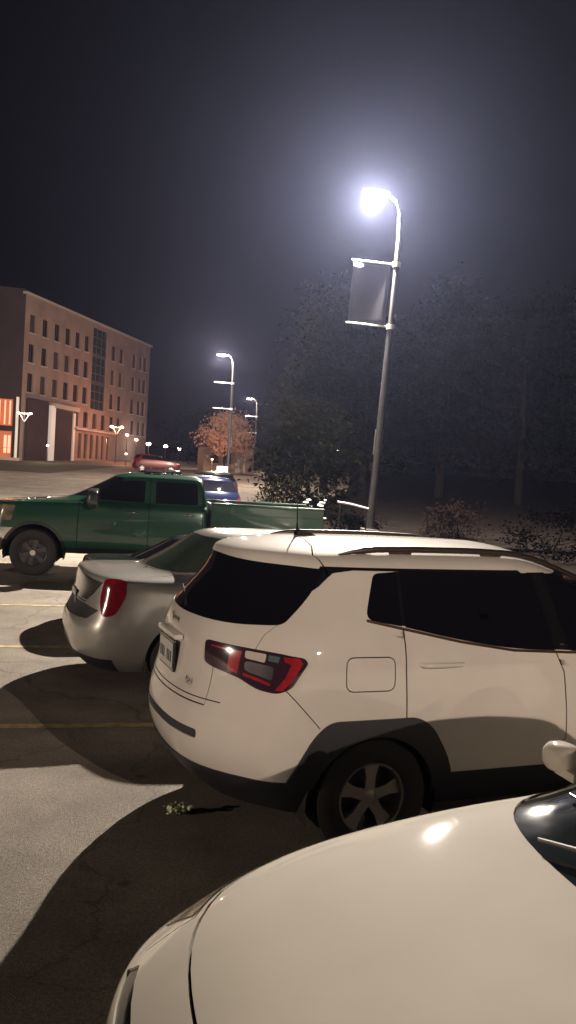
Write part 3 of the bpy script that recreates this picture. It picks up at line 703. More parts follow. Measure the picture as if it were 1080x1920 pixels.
# ------------------------------------------------------------------ green pickup
def truck_rows():
    r = []
    k = dict(br=.22, rr=.18, bf=.01, rf=.05)
    XF = 3.98
    r.append(row(.42, .20, XF, .90, **k)); r.append(row(.52, .06, XF, .96, **k)); r.append(row(.66, .02, XF, .985, **k))
    r.append(row(.80, .03, XF, .995, **k)); r.append(row(.96, .06, XF, 1.0, **k)); r.append(row(1.10, .08, XF, 1.0, **k))
    r.append(row(1.20, .10, XF, .99, **k)); r.append(row(1.28, .16, XF, .975, **k))
    r.append(row(1.325, .34, XF, .93, zr=1.28, **k)); r.append(row(1.345, .80, XF, .90, zr=1.34, **k)); r.append(row(1.36, 1.30, XF, .885, zr=1.375, **k))
    r.append(row(1.42, 1.50, XF - .01, .865, br=.25, rr=.2, bf=.01, rf=.06, zr=1.43)); r.append(row(1.58, 1.80, XF - .04, .82, br=.25, rr=.2, bf=.01, rf=.08))
    r.append(row(1.74, 2.10, XF - .08, .77, br=.22, rr=.18, bf=.01, rf=.08)); r.append(row(1.83, 2.24, XF - .10, .72, br=.2, rr=.16, bf=.02, rf=.10))
    r.append(row(1.875, 2.38, XF - .15, .62, br=.18, rr=.16, bf=.02, rf=.12)); r.append(row(1.90, 2.55, XF - .3, .35, br=.15, rr=.1, bf=.02, rf=.1)); r.append(row(1.905, 2.65, XF - .4, 0, br=.1, rr=.1, bf=.02, rf=.1, belly=0))
    return r
trk = car_root('pickup_truck', 'dark green crew cab pickup truck parked side-on beyond the two sedans', 'pickup truck', -5.50, 15.67, R(9))
tsk = Skin(truck_rows()); TN = tsk.N - 1.0
TWX, TWZ, TAR = .95, .41, .50; TRX = TWX + 3.95
tc_ = [(TWX + TAR * math.cos(R(-10 + 200 * k / 26)), TWZ + TAR * math.sin(R(-10 + 200 * k / 26))) for k in range(27)]
ta_ = [(TWX + (TAR + .05) * math.cos(R(-10 + 200 * k / 26)), TWZ + (TAR + .05) * math.sin(R(-10 + 200 * k / 26))) for k in range(27)]
tsk.build([
    ('wheel_opening', 'side', tc_, None, 0, 'both'), ('arch_trim', 'side', ta_, BLACKP, .008, 'both'),
    ('door_window', 'side', rounded([(1.78, 1.40, .03), (2.20, 1.735, .08), (2.83, 1.77, .04), (2.83, 1.375, .04)], .04), GLASS, -.006, 'both'),
    ('door_window', 'side', rounded([(3.02, 1.375), (3.02, 1.77), (3.76, 1.76, .08), (3.78, 1.375)], .04), GLASS, -.006, 'both'),
    ('windscreen', 'st', rounded([(-4.2, 11.0), (-4.0, 13.7), (0, 14.0), (4.0, 13.7), (4.2, 11.0), (0, 10.8)], .2), GLASS, -.005, 'mid'),
    ('rear_window', 'st', rounded([(TN, 11.4), (TN - 3.3, 11.4), (TN - 3.3, 13.4), (TN, 13.5)], .1), GLASS, -.004, 'both'),
    ('grille', 'rear', rounded([(-.62, .86), (-.62, 1.14), (.62, 1.14), (.62, .86)], .03), CHROME, .004, 'mid'),
    ('headlight', 'st', rounded([(3.1, 4.0), (3.1, 6.3), (5.2, 6.3), (5.2, 4.0)], .2), HEADL, .003, 'both'),
    ('bumper', 'st', [(-5.6, 0), (-5.6, 3.2), (5.6, 3.2), (5.6, 0)], CHROME, .02, 'mid'),
    ('rocker', 'side', [(1.46, .40), (1.46, .52), (3.97, .52), (3.97, .40)], BLACKP, .004, 'both'),
    ('hood', 'st', [(-4.6, 7.6), (4.6, 7.6), (5.4, 9.5), (5.0, 10.5), (-5.0, 10.5), (-5.4, 9.5)], GREEN, 0, 'mid'),
    ('front_door', 'side', [(1.70, 1.32), (1.68, .54), (2.90, .54), (2.92, 1.80), (2.2, 1.78), (1.74, 1.4)], GREEN, 0, 'both'),
    ('rear_door', 'side', [(2.93, 1.80), (2.91, .54), (3.55, .54), (3.86, .80), (3.86, 1.78)], GREEN, 0, 'both'),
], [('side', [(1.74, 1.37), (1.70, 1.30), (1.68, .54)], .012, 'both'), ('side', [(2.92, 1.80), (2.91, .54)], .012, 'both'), ('side', [(3.87, 1.78), (3.87, .9), (3.8, .7), (3.6, .54)], .012, 'both'),
    ('side', [(1.68, .53), (3.9, .53)], .010, 'both')], trk, ('cab', GREEN), step=(.3, .35))
# bed with open box
for sgn in (1, -1):
    prof = [(4.02, .50), (4.42, .50)] + [(TRX - .02 - .50 * math.cos(R(-8 + 196 * k / 20)), .41 + .50 * math.sin(R(-8 + 196 * k / 20))) for k in range(21)] + [(5.42, .52), (6.06, .56), (6.08, 1.40), (4.02, 1.40)]
    MB().prism(prof, (0, sgn * .985, 0), (1, 0, 0), (0, 0, 1), (0, -sgn * .07, 0)).build('bed_side', GREEN, trk, False, .012)
    MB().box((5.05, sgn * .945, 1.415), (2.08, .13, .05), bev=.02).build('bed_rail', GREEN, trk, True)
    MB().box((5.05, sgn * .99, 1.24), (2.04, .015, .02), bev=.006).build('body_crease', GREEN, trk)
MB().box((6.06, 0, .98), (.07, 1.86, .86), bev=.02).build('tailgate', GREEN, trk, True)
MB().box((5.05, 0, .80), (2.0, 1.8, .05)).box((4.06, 0, 1.10), (.05, 1.84, .60)).build('bed_floor', PLASTIC, trk)
for wx in (TWX, TRX):
    for sgn in (1, -1):
        wheel(trk, wx, sgn * .87, .405, .405, .26, .25, sgn, ALLOYD, 6); arch_liner(trk, wx, sgn * .97, .41, .52, sgn)
        MB().cyl((wx, sgn * .995, .405), (wx, sgn * 1.01, .405), .055, .05, 16).build('hub_cap', CHROME, trk, True)
for x in (2.62, 3.62): handle(trk, tsk, x, 1.19, .20, CHROME, 1); handle(trk, tsk, x, 1.19, .20, CHROME, -1)
for sgn in (1, -1): body_mirror(trk, 1.98, sgn * .93, 1.43, sgn, mat('mirror_dark', (.03, .035, .033), .3, coat=1.0), face=1, s=1.75)
MS = Matrix(((1, 0, 0, 2.05), (0, 0, -1, 1.008), (0, 1, 0, .88), (0, 0, 0, 1)))
b_ = text('badge', 'SILVERADO', .08, ALLOYD, trk, MS, .004)
b_.matrix_local = Matrix(((1, 0, 0, 2.05), (0, 0, 1, 1.022), (0, 1, 0, .90), (0, 0, 0, 1)))
MB().tube([(3.3, .1, 1.90), (3.34, .1, 1.96)], [.03, .012], 8).box((2.95, 0, 1.925), (.30, .9, .03), bev=.01).build('roof_marker', BLACKP, trk)

# ------------------------------------------------------------------ far cars
def far_suv(label, x, y, a, paint, s=1.0):
    o = car_root('distant_suv', label, 'SUV', x, y, a, 'vehicles parked beyond the pickup', s)
    sk = Skin(suv_rows()); N1 = sk.N - 1.0
    hole = lambda cx: [(cx + .365 * math.cos(R(-8 + 196 * k / 16)), .30 + .365 * math.sin(R(-8 + 196 * k / 16))) for k in range(17)]
    wn = [('wheel_opening', 'side', hole(.865), None, 0, 'both'), ('wheel_opening', 'side', hole(3.505), None, 0, 'both'),
          ('side_window', 'side', rounded([(.78, 1.20), (.90, 1.50), (2.40, 1.50), (3.0, 1.10)], .03), GLASS, -.004, 'both'),
          ('rear_window', 'st', rounded([(-3.9, 8.75), (-4.9, 11.7), (4.9, 11.7), (3.9, 8.75)], .3), GLASS, -.003, 'mid'),
          ('windscreen', 'st', rounded([(N1, 9.0), (N1 - 4.2, 9.1), (N1 - 4.4, 11.6), (N1, 11.9)], .2), GLASS, -.003, 'both'),
          ('taillight', 'st', rounded([(3.0, 5.5), (3.0, 7.0), (5.4, 7.0), (5.4, 5.5)], .2), RED, .003, 'both'),
          ('headlight', 'st', rounded([(N1 - 2.2, 4.9), (N1 - 2.2, 5.9), (N1 - 4.6, 6.2), (N1 - 4.4, 5.1)], .2), LENSW, .003, 'both')]
    sk.build(wn, [], o, ('body', paint), step=(.6, .6))
    for sgn in (1, -1):
        for wx in (.865, 3.505): wheel(o, wx, sgn * .80, .335, .335, .215, .225, sgn)
    return o
far_suv('navy blue SUV with a shiny roof parked behind the green pickup bed', -2.15, 24.5, R(112), BLUE, 1.12)
far_suv('small dark car whose roof shows over the pickup cab roof', -5.2, 41, R(150), GREYP, .92)
far_suv('dark red car standing in front of the far office building', -14.6, 79, R(10), mat('maroon_paint', (.12, .012, .012), .3, .2, 1.0), 1.0)

def copy_thing(src, label, x, y, a, sc):
    r = src.copy(); COL.objects.link(r); r['label'] = label; r.location = (x, y, gz(x, y)); r.rotation_euler = (0, 0, a); r.scale = (sc, -sc, sc)
    for ch in list(src.children):
        c = ch.copy(); COL.objects.link(c); c.parent = r
        for g in ch.children:
            d = g.copy(); COL.objects.link(d); d.parent = c
    return r
gsrc = [o for o in COL.objects if o.name.startswith('distant_suv')][1]
copy_thing(gsrc, 'dark car parked just left of the navy SUV, partly behind the pickup cab', -3.9, 30, R(115), 1.02)
copy_thing(gsrc, 'dark car farther away behind the navy SUV, right of the middle lamp post foot', -3.0, 38, R(112), 1.0)

# ------------------------------------------------------------------ lights and lamp posts
def lamp_light(parent, loc, watts, col, rad=.09):
    l = bpy.data.lights.new('lamp_bulb', 'POINT'); l.energy = watts; l.color = col; l.shadow_soft_size = rad
    o = bpy.data.objects.new('lamp_bulb', l); link(o, parent); o.location = loc; return o
LENS = mat('lamp_lens_cool', (1, 1, 1), .3, emit=(1.0, .97, .92), estr=60)
LENSN = mat('lamp_lens_warm', (1, 1, 1), .3, emit=(1.0, .84, .66), estr=25)
def street_lamp(name, label, x, y, h, watts, col, az, banner=False, lens=LENSN, s=1.0, brackets=True, group='tall lamp posts of the parking lot', tilt=0.0):
    """az: world direction in which the arm reaches"""
    o = thing(name, label, 'lamp post', (x, y, gz(x, y)), az, group); o.rotation_euler = (0, tilt, az)
    MB().cyl((0, 0, -.1), (0, 0, .55), .28, .28, 20).build('concrete_base', CONC, o, True)
    p = [(0, 0, .55), (0, 0, h * .5), (0, 0, h - 1.2), (.05, 0, h - .5), (.22, 0, h - .12), (.42, 0, h)]
    MB().tube(p, [.115, .095, .075, .06, .05, .045], 14).build('pole', POLE, o, True)
    hd = MB().box((.80, 0, h + .04), (.80, .34, .07), bev=.03).build('lamp_head', POLE, o, True)
    g = MB().sph((.84, 0, h - .02), (.72, .30, .13), 8).build('lamp_lens', lens, o, True); g.parent = hd
    if watts: lamp_light(o, (.84, 0, h - .20), watts, col)
    if brackets:
        for zz in (h - 1.95, h - 3.75):
            b = MB().cyl((.03, 0, zz), (1.30, 0, zz + .02), .030, .026, 10).cyl((0, 0, zz - .07), (0, 0, zz + .07), .12, .12, 14); b.build('banner_bracket', GALV, o, True)
    MB().box((.0, -.12, 3.1), (.24, .03, .75), bev=.005).build('pole_sign', mat('sign_back', (.35, .33, .31), .5, .3), o)
    if banner:
        V = []; F = []
        for i in range(9):
            for j in range(13):
                xx = .17 + 1.08 * i / 8; zz = h - 3.72 + 1.72 * j / 12; V.append((xx, .03 * math.sin(xx * 5 + zz), zz))
        for i in range(8):
            for j in range(12): F.append((i * 13 + j, (i + 1) * 13 + j, (i + 1) * 13 + j + 1, i * 13 + j + 1))
        bn = meshobj('banner', V, F, mat('banner_cloth', (.07, .07, .10), .8, trans=0), o, True)
        sm = bn.modifiers.new('thick', 'SOLIDIFY'); sm.thickness = .004
    return o
WARM = (1.0, .80, .63); KEYC = (1.0, .88, .74)
street_lamp('street_lamp', 'brightest and nearest tall lamp post, with a banner frame, standing behind the white SUV', 2.40, 25.0, 10.2, 48000, KEYC, R(180), True, LENS, tilt=-R(2.2))
street_lamp('street_lamp', 'smaller middle lamp post with two bare banner arms right of the office building', -4.4, 60.0, 9.15, 11000, WARM, R(180))
street_lamp('street_lamp', 'farthest small lamp post with banner arms, beside the dark trees', -4.1, 95.0, 8.2, 3500, WARM, R(180))
# lamp post of the same lot behind the viewer, then an added unseen fill lamp
street_lamp('street_lamp', 'lamp post behind and to the right of the viewer, outside the photo', 15.5, -19.0, 9.8, 14500, WARM, R(120))
street_lamp('street_lamp', 'added fill lamp post far behind and to the left of the viewer, outside the photo', -50.0, -16.0, 9.4, 38000, WARM, R(20))

# ------------------------------------------------------------------ office building
BA = Vector((-28.66, 90.0)); BB = Vector((-21.2, 124.0)); BU = (BB - BA); BLEN = BU.length; BU.normalize(); BN = Vector((BU.y, -BU.x))   # BN looks towards the lot
bz = gz(0, 90)
bl = thing('office_building', 'five storey brown brick office building with rows of narrow windows and a glazed strip', 'building', (BA.x, BA.y, 0), math.atan2(BU.y, BU.x))
# local frame: x along the facade, -y outwards to the lot
BRICK = mat('brown_brick', (.29, .195, .165), .85, var=.18, vscale=.5, bump=.3, bscale=6)
DBRICK = mat('dark_brick', (.038, .020, .022), .85, var=.2, vscale=.6)
TRIM = mat('stone_trim', (.45, .38, .33), .7)
WPANE = mat('dark_window', (.014, .010, .010), .15)
def hx(px, v=700):
    """facade distance for a pixel column of the photo"""
    du, dv = px - 540, v - 960; u = du * math.cos(CAM_R) + dv * math.sin(CAM_R)
    k = u / CAM_F   # x = k*y
    # BA + t*BU : x = k*y
    return (k * BA.y - BA.x) / (BU.x - k * BU.y)
PANES = [WPANE, WPANE, mat('window_blind', (.05, .038, .034), .5), mat('window_dim', (.022, .014, .012), .2), mat('window_half_lit', (.03, .02, .015), .3, emit=(1, .6, .4), estr=.012)]
ztop = 19.4; zb = bz - 1.0
cols = [hx(p, 650) for p in (63, 87, 109.5, 130, 148.5, 166)] + [hx(p, 700) for p in (213.5, 228.5, 252.5, 265, 273.5)]
rows_ = [(15.6, 17.5), (12.45, 14.4), (9.3, 11.3)]
wins = [(c - .62, c + .62, a, b) for c in cols for a, b in rows_]
c4 = [hx(p, 780) for p in (144, 162, 179, 195, 211, 224, 250, 262, 271)]
wins += [(c - .62, c + .62, 6.45, 8.35) for c in c4]
strip = (hx(177, 650), hx(204, 650), 8.9, 18.9)
L0, L1 = 0.0, BLEN
def facade(cells, x0, x1, z0, z1, depth):
    xs = sorted({x0, x1, *[c[0] for c in cells], *[c[1] for c in cells]}); zs = sorted({z0, z1, *[c[2] for c in cells], *[c[3] for c in cells]})
    V, F = [], []; ix = {}
    def vid(x, y, z):
        k = (round(x, 4), round(y, 4), round(z, 4))
        if k not in ix: ix[k] = len(V); V.append(k)
        return ix[k]
    for i in range(len(xs) - 1):
        for j in range(len(zs) - 1):
            cx, cz = (xs[i] + xs[i + 1]) / 2, (zs[j] + zs[j + 1]) / 2
            if any(c[0] < cx < c[1] and c[2] < cz < c[3] for c in cells): continue
            F.append((vid(xs[i], 0, zs[j]), vid(xs[i + 1], 0, zs[j]), vid(xs[i + 1], 0, zs[j + 1]), vid(xs[i], 0, zs[j + 1])))
    for (a, b, c, d) in cells:
        q = [(a, c), (b, c), (b, d), (a, d)]
        for k in range(4):
            p, r_ = q[k], q[(k + 1) % 4]; F.append((vid(p[0], 0, p[1]), vid(p[0], depth, p[1]), vid(r_[0], depth, r_[1]), vid(r_[0], 0, r_[1])))
    return V, F
lowin = [(hx(p, 835) - .45, hx(p, 835) + .45, 2.7, 5.7) for p in (150, 161, 172, 183, 193, 203)]
V, F = facade(wins + [strip] + lowin, L0, L1, zb, ztop, .28)
n0 = len(V); D = 22
V += [(L0, 0, zb), (L0, D, zb), (L1, D, zb), (L1, 0, zb), (L0, 0, ztop), (L0, D, ztop), (L1, D, ztop), (L1, 0, ztop)]
F += [(n0, n0 + 1, n0 + 5, n0 + 4), (n0 + 1, n0 + 2, n0 + 6, n0 + 5), (n0 + 2, n0 + 3, n0 + 7, n0 + 6), (n0 + 4, n0 + 5, n0 + 6, n0 + 7)]
meshobj('wall', V, F, BRICK, bl)
MB().box(((L0 + L1) / 2, D / 2 - .1, ztop + .12), (BLEN + .3, D + .3, .24)).build('roof_coping', TRIM, bl)
wp_ = []
for (a, b, c, d) in wins:
    wo = MB().box(((a + b) / 2, .20, (c + d) / 2), (b - a - .004, .04, d - c - .004)).build('window', random.choice(PANES), bl)
    MB().box(((a + b) / 2, -.04, c - .06), (b - a + .16, .10, .10)).build('window_sill', TRIM, bl).parent = wo
    MB().box(((a + b) / 2, .165, (c + d) / 2), (.06, .03, d - c - .01)).build('window_mullion', mat('frame_dark', (.09, .06, .055), .6), bl).parent = wo
gl = MB().box(((strip[0] + strip[1]) / 2, .20, (strip[2] + strip[3]) / 2), (strip[1] - strip[0] - .004, .04, strip[3] - strip[2] - .004)).build('glazed_strip', mat('curtain_glass', (.035, .045, .05), .12, spec=.6), bl)
m = MB()
for k in range(1, 9): m.box(((strip[0] + strip[1]) / 2, .16, strip[2] + (strip[3] - strip[2]) * k / 9), (strip[1] - strip[0] - .01, .05, .10 if k % 3 else .45))
for k in (1, 2): m.box((strip[0] + (strip[1] - strip[0]) * k / 3, .15, (strip[2] + strip[3]) / 2), (.10, .05, strip[3] - strip[2] - .01))
m.build('strip_mullions', mat('mullion_grey', (.10, .09, .09), .5), bl).parent = gl
for (a, b, c, d) in lowin: MB().box(((a + b) / 2, .20, (c + d) / 2), (b - a - .004, .04, d - c - .004)).build('window', mat('lit_low_window', (.03, .015, .012), .2, emit=(1, .42, .22), estr=.05), bl)
xa, xb = hx(135, 800), hx(212, 800)
MB().box(((xa + xb) / 2, -.35, 6.15), (xb - xa, .70, .22), bev=.02).build('canopy_ledge', TRIM, bl)
# dark projecting volumes at the foot, framed by pale fins lit by their own emission
x1_, x2_, x3_, x4_ = hx(47, 800) + .05, hx(87, 800), hx(99, 800), hx(133, 800)
MB().box(((x1_ + x2_) / 2, -.15, (zb + 8.6) / 2), (x2_ - x1_, .3, 8.6 - zb)).box(((x3_ + x4_) / 2, -.12, (zb + 8.0) / 2), (x4_ - x3_, .24, 8.0 - zb)).build('entrance_block', DBRICK, bl)
FIN = mat('emission_lit_pale', (.8, .75, .72), .5, emit=(1.0, .88, .8), estr=.16)  # self-glow painted in place of fixture light on fins, column and cross arm
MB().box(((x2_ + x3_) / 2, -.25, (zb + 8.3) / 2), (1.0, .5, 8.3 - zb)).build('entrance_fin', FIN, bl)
MB().box((x4_ + .25, -.2, (zb + 7.9) / 2), (.5, .4, 7.9 - zb)).build('entrance_fin', mat('emission_lit_fin', (.7, .62, .58), .5, emit=(1.0, .86, .8), estr=.06), bl)  # weaker emission paints the light falling on this fin
MB().box(((x3_ + x4_) / 2 + .3, -.3, 8.35), (x4_ - x3_ + 1.6, .6, .5)).build('entrance_lintel', TRIM, bl)
MB().box(((x1_ + x2_) / 2, -.25, 8.82), (x2_ - x1_ + .3, .5, .3)).build('entrance_lintel', mat('lintel_grey', (.16, .13, .14), .6), bl)
# left wing: dark brick, set slightly forward, with the lit entrance glazing
wing = thing('building_wing', 'dark brick wing with a lit orange glazed entrance at the left edge of the photo', 'building', (BA.x, BA.y, 0), math.atan2(BU.y, BU.x) - R(62))
# local x from -26..0, facing -y
V, F = facade([(-6.6, -.8, 5.55, 8.35), (-6.6, -.8, bz + .25, 5.0)], -26, 0, zb, 19.9, .5)
n0 = len(V); V += [(0, 0, zb), (0, 20, zb), (0, 20, 19.9), (0, 0, 19.9), (-26, 0, 19.9), (-26, 20, 19.9)]
F += [(n0, n0 + 1, n0 + 2, n0 + 3), (n0 + 3, n0 + 2, n0 + 5, n0 + 4)]
meshobj('wall', V, F, DBRICK, wing)
AMB = mat('amber_glazing', (.3, .08, .03), .3, emit=(1.0, .20, .045), estr=.42, var=.3, vscale=1.0)
AMB2 = mat('amber_bright', (.5, .2, .1), .3, emit=(1.0, .52, .32), estr=1.2)
MB().box((-3.7, .42, 6.95), (5.79, .05, 2.79)).build('upper_glazing', AMB, wing)
g2 = MB().box((-3.7, .42, (bz + 5.25) / 2), (5.79, .05, 4.75 - bz - .01)).build('entrance_glazing', AMB, wing)
for x in (-6.2, -5.4, -4.6, -3.8, -3.0, -2.15, -1.6, -1.1): MB().box((x, .36, 6.95), (.14, .04, 2.5)).build('light_tube', AMB2, wing)
for x in (-6.2, -5.7, -4.9, -4.4, -3.4, -2.9, -2.25, -1.45, -1.05):
    for z, hh in ((3.9, 1.3), (2.95, .5)): MB().box((x, .36, z), (.28, .04, hh)).build('lit_door_pane', AMB2, wing)
MB().box((-3.7, -.6, bz + .12), (7.5, 1.2, .3)).build('entrance_step', TRIM, wing)
MB().box((-.35, -.2, (zb + 8.6) / 2), (.28, .3, 8.6 - zb)).build('emission_lit_column', FIN, wing)  # emission stands in for light falling on the column
# pitched roof tower behind
tw = thing('roof_tower', 'pale grey pitched tower roof rising above the dark wing at the left edge', 'building', (-55.2, 140, 0), R(-10))
MB().box((0, 0, 14), (9, 9, 28)).build('wall', DBRICK, tw)
m = MB(); b0 = [m.bm.verts.new(v) for v in ((-5, -5, 28.02), (5, -5, 28.02), (5, 5, 28.02), (-5, 5, 28.02))]; t0 = [m.bm.verts.new(v) for v in ((-3.2, -3.2, 35), (3.2, -3.2, 35), (3.2, 3.2, 35), (-3.2, 3.2, 35))]
for k in range(4): m.bm.faces.new((b0[k], b0[(k + 1) % 4], t0[(k + 1) % 4], t0[k]))
m.bm.faces.new(t0); m.bm.faces.new(b0[::-1]); m.build('roof', mat('pale_roof', (.55, .52, .5), .6), tw)
# small lights near the building
def small_lamp(label, px, v, dist, hgt_glow, watts, col=(1, .8, .62), r=.16, lensm=None, double=False):
    du, dv = px - 540, v - 960
    u = du * math.cos(CAM_R) + dv * math.sin(CAM_R); vv = -du * math.sin(CAM_R) + dv * math.cos(CAM_R)
    x = u / CAM_F * dist; z = CAM_H - (vv / CAM_F + math.tan(CAM_P)) * dist; g0 = gz(x, dist)
    o = thing('lamp_post', label, 'lamp post', (x, dist, g0), 0, 'small lamp posts near the far building'); h = z - g0
    MB().tube([(0, 0, 0), (0, 0, h)], [.07, .045], 8).build('pole', mat('dark_pole', (.05, .045, .045), .5), o)
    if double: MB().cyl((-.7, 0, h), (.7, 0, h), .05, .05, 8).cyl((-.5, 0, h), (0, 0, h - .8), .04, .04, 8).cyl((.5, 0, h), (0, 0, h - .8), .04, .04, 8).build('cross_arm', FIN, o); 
    m = MB(); [m.sph((dx, 0, h + r * .3), (r * 2, r * 2, r * 1.3), 8) for dx in ((-.6, .6) if double else (0,))]
    m.build('lamp_globe', lensm or LENSN, o, True)
    if watts: lamp_light(o, (0, -.5, h + .3), watts, col, .1)
    return o
OR = (1.0, .40, .22)
ORL = mat('lamp_lens_orange', (1, .6, .4), .3, emit=(1.0, .55, .35), estr=9)
small_lamp('double armed lamp post in front of the lit entrance', 48, 776, 84, 0, 250, double=True, r=.12)
small_lamp('lamp post with two lights at the end of the pale ledge', 220, 802, 103, 0, 420, OR, .24, ORL, True)
small_lamp('small round light by the ground floor wall, upper of the pair', 239, 817, 106, 0, 420, OR, .22, ORL)
small_lamp('small round light by the ground floor wall, lower of the pair', 256, 826, 109, 0, 420, OR, .25, ORL)
small_lamp('white lamp just past the right corner of the office building', 279, 834, 118, 0, 200, (1, .9, .8), .32, LENSN)
small_lamp('distant warm lamp seen over the pickup roof, left of two', 311, 838, 126, 0, 0, r=.30)
small_lamp('distant warm lamp seen over the pickup roof, right of two', 336, 843, 130, 0, 0, r=.30)
small_lamp('tiny white light between the dark trees, upper', 626, 801, 60, 0, 0, r=.09)
small_lamp('tiny white light between the dark trees, lower', 634, 846, 58, 0, 0, r=.09)
small_lamp('low light in front of the entrance block', 90, 836, 88, 0, 250, (1, .8, .5), .12, LENSN)
small_lamp('low orange light at the foot of the wall by the dark red car', 237, 852, 95, 0, 160, OR, .15, ORL)
# white lit sign box
sg = thing('sign_board', 'small white lit sign board beside the middle lamp post', 'sign', (-4.15, 52, gz(0, 52)))
SGE = mat('sign_white', (.8, .8, .8), .5, emit=(1, .97, .95), estr=.75)
MB().box((0, 0, 1.35), (.68, .12, .42), bev=.02).build('sign_face', SGE, sg)
MB().box((-.28, .02, .6), (.06, .06, 1.2)).box((.28, .02, .6), (.06, .06, 1.2)).build('sign_leg', POLE, sg)
# low buildings behind the lit tree
lb = thing('low_building', 'low warmly lit building behind the orange lit tree', 'building', (-6.4, 88, gz(0, 88)), R(12))
MB().box((0, 3, 1.3), (5.2, 6, 2.6)).build('wall', mat('warm_glow_wall', (.30, .20, .15), .8, emit=(1, .45, .25), estr=.02), lb)  # faint emission stands in for warm light on the wall
MB().box((0, 3, 2.75), (5.8, 6.6, .25)).build('roof', DBRICK, lb)
MB().box((1.2, -.02, 1.2), (1.0, .06, 2.1)).build('door', mat('pale_door', (.5, .42, .36), .6), lb)
for dx in (-1.5, -.2): MB().box((dx, -.02, 1.5), (.8, .06, 1.0)).build('window', WPANE, lb)

# ------------------------------------------------------------------ trees and shrubs
def tree(name, label, x, y, h, wd, leafm, n, cone=0.0, seed=1, cat='tree', base=.18, leaf=.22, group='dark trees behind the lamp', limbs=7, lw=.0):
    rnd = random.Random(seed); o = thing(name, label, cat, (x, y, gz(x, y)), rnd.uniform(0, 6), group)
    m = MB(); m.tube([(0, 0, -.1), (rnd.uniform(-.1, .1), 0, h * .3), (rnd.uniform(-.2, .2), .1, h * .62), (0, .1, h * .9)], [h * .022, h * .018, h * .011, h * .003], 8)
    cl = []
    for k in range(limbs):
        z0 = h * (base + (.9 - base) * (k + .5) / limbs); a = rnd.uniform(0, 6.28) ; f = (z0 / h - base) / (1 - base)
        Rr = wd / 2 * ((1 - f) ** .8 if cone else (math.sin(math.pi * (.15 + .8 * f)) ** .7)) * rnd.uniform(.75, 1.1)
        up = rnd.uniform(-.05, .1) * h if not cone else -.04 * h
        e = (Rr * math.cos(a), Rr * math.sin(a), z0 + up)
        m.tube([(0, 0, z0 - .05 * h), (e[0] * .5, e[1] * .5, z0 + up * .6), e], [h * .008, h * .005, h * .002], 5)
    nc = max(10, int(n / 90))
    for k in range(nc):
        f = rnd.random() ** .9; z0 = h * (base + (1 - base) * f); a = rnd.uniform(0, 6.28)
        Rr = wd / 2 * ((1 - f) ** .8 if cone else (math.sin(math.pi * (.12 + .83 * f)) ** .6)) * (.35 + .65 * rnd.random() ** .5)
        cl.append((Rr * math.cos(a), Rr * math.sin(a), z0, wd * rnd.uniform(.06, .15)))
    m.build('trunk', BARK, o, True)
    V, F = [], []
    for k in range(n):
        c = cl[k % nc]; d = Vector((rnd.gauss(0, 1), rnd.gauss(0, 1), rnd.gauss(0, .6))) * c[3]
        p = Vector(c[:3]) + d; s = leaf * rnd.uniform(.5, 1.3)
        a = Vector((rnd.gauss(0, 1), rnd.gauss(0, 1), rnd.gauss(0, 1))).normalized(); b = a.orthogonal().normalized()
        i = len(V); V += [p - a * s * .5, p + b * s * .28, p + a * s * .5, p - b * s * .28]; F.append((i, i + 1, i + 2, i + 3))
    meshobj('foliage', V, F, leafm, o); return o
D_, O_, R_ = LEAFS
tree('pine_tree', 'tall dark pine left of the bright lamp post', 2.3, 58, 13.5, 8.5, O_, 11000, 1, 3, leaf=.30)
tree('broadleaf_tree', 'rounded dark tree directly left of the bright lamp pole', 4.6, 54, 11.0, 8.0, D_, 11000, 0, 4, leaf=.28)
tree('broadleaf_tree', 'low olive tree beyond the pickup bed',  .75, 33, 4.4, 3.4, O_, 7000, 0, 5, leaf=.22)
tree('pine_tree', 'tall dark pine right of the bright lamp post', 10.5, 60, 15.0, 6.5, D_, 8000, 1, 6, leaf=.3)
tree('broadleaf_tree', 'wide dark tree at the right, second from the frame edge', 15.0, 56, 13.0, 9.0, D_, 8000, 0, 8, leaf=.3)
tree('broadleaf_tree', 'dark tree at the right frame edge', 21.0, 60, 15.0, 9.5, D_, 8000, 0, 9, leaf=.3)
tree('broadleaf_tree', 'far dark tree behind the two small white lights', 4.8, 66, 12.0, 8.0, D_, 6000, 0, 10, leaf=.35)
tree('broadleaf_tree', 'far dark tree between the office building and the lit tree', -13.0, 120, 6.5, 9.0, D_, 4000, 0, 11, leaf=.4)
tree('lit_tree', 'tree lit orange from below beside the middle lamp post', -6.2, 80, 5.6, 4.2, mat('leaf_orange_light', (.26, .14, .09), .6, var=.3, vscale=1), 7000, 0, 12, base=.42, leaf=.22, group='lit trees')  # orange lamplight is painted into the leaf colour
ol = small_lamp('orange floodlight under the lit tree', 398, 862, 77.0, 0, 330, (1, .42, .2), .10, ORL)
sh = [(7.2, 23, 1.5, 2.4, R_, 'reddish shrub in the bed right of the bright lamp pole, the leafiest one'), (5.3, 27.5, 1.2, 1.7, R_, 'low reddish shrub just right of the bright lamp pole'), (11.0, 28.5, 1.3, 2.2, D_, 'dark shrub in the bed right of the reddish shrub'), (2.0, 25.6, .8, 1.4, D_, 'low shrub at the foot of the bright lamp pole'),
      (13.5, 31, 1.8, 2.6, R_, 'shrub near the right frame edge'), (-.1, 27.5, 1.7, 1.8, O_, 'small olive bush over the end of the pickup bed')]
for i, (x, y, h, wd, m_, lab) in enumerate(sh): tree('shrub', lab, x, y, h, wd, m_, 2600, 0, 30 + i, 'shrub', base=.05, leaf=.10, group='shrubs of the planting bed', limbs=6)
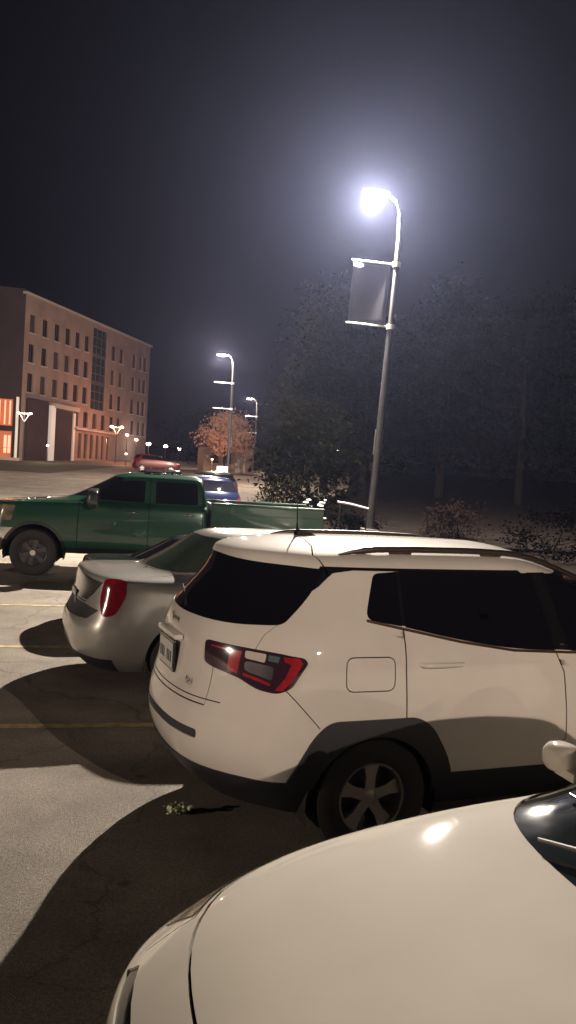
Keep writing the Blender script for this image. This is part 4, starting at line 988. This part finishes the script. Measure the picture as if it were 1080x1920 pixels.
# white flowering shrubs seen over the pickup bed end
for i, (x, y, h, wd, lab) in enumerate([(.72, 23.6, 1.35, .7, 'white blossoming shrub behind the end of the pickup bed, right one'), (-.05, 23.2, 1.25, .8, 'pale blossoming shrub behind the end of the pickup bed, left one')]):
    o = tree('flowering_shrub', lab, x, y, h, wd, D_, 900, 0, 50 + i, 'shrub', base=.1, leaf=.08, group='flowering shrubs', limbs=6)
    rnd = random.Random(70 + i); m = MB()
    for k in range(9): m.sph((rnd.uniform(-.3, .3), rnd.uniform(-.3, .3), h * rnd.uniform(.5, 1.02)), (rnd.uniform(.08, .2), rnd.uniform(.08, .2), rnd.uniform(.05, .09)), 6)
    m.build('blossom', mat('blossom_white', (.62, .6, .58), .7), o, True)
# low metal rail beside the lamp pole
gr = thing('guard_rail', 'short low metal rail left of the foot of the bright lamp pole', 'rail', (1.35, 23.6, gz(0, 23.6) + .10), R(12))
MB().tube([(0, 0, 1.25), (.4, 0, 1.2), (.9, 0, 1.1)], [.03, .03, .03], 8).build('rail', GALV, gr, True)
for (px_, ph_) in ((.08, 1.22), (.85, 1.09)): MB().cyl((px_, 0, -.1), (px_, 0, ph_), .022).build('post', mat('rail_post', (.02, .02, .02), .7), gr, True)
# weed / leaf litter on the asphalt beside the SUV's tail
rnd = random.Random(5); V, F = [], []
for k in range(70):
    p = Vector((rnd.gauss(0, .035), rnd.gauss(0, .02), abs(rnd.gauss(0, .02)) + .004)); s = rnd.uniform(.010, .024)
    a = Vector((rnd.gauss(0, 1), rnd.gauss(0, 1), rnd.gauss(0, .5))).normalized(); b = a.orthogonal().normalized(); i = len(V)
    V += [p - a * s, p + b * s * .5, p + a * s, p - b * s * .5]; F.append((i, i + 1, i + 2, i + 3))
wd_ = meshobj('leaf_litter', V, F, mat('litter_leaf', (.75, .82, .50), .35)); wd_.location = (-.54, 4.90, .004)
props(wd_, 'little heap of pale yellow green leaves on the asphalt below the white SUV bumper', 'leaves')

# ------------------------------------------------------------------ haze
hz = MB().box((0, 60, 24.5), (180, 190, 53)).build('haze', None or mat('haze_air', (1, 1, 1)), None)
hm = bpy.data.materials.new('haze_volume'); hm.use_nodes = True; t = hm.node_tree; t.nodes.remove(t.nodes['Principled BSDF'])
pv = t.nodes.new('ShaderNodeVolumePrincipled'); pv.inputs['Color'].default_value = (.50, .58, 1.0, 1); pv.inputs['Density'].default_value = 0.00029; pv.inputs['Anisotropy'].default_value = .78
t.links.new(pv.outputs[0], t.nodes['Material Output'].inputs['Volume']); hz.data.materials[0] = hm; hz['kind'] = 'stuff'
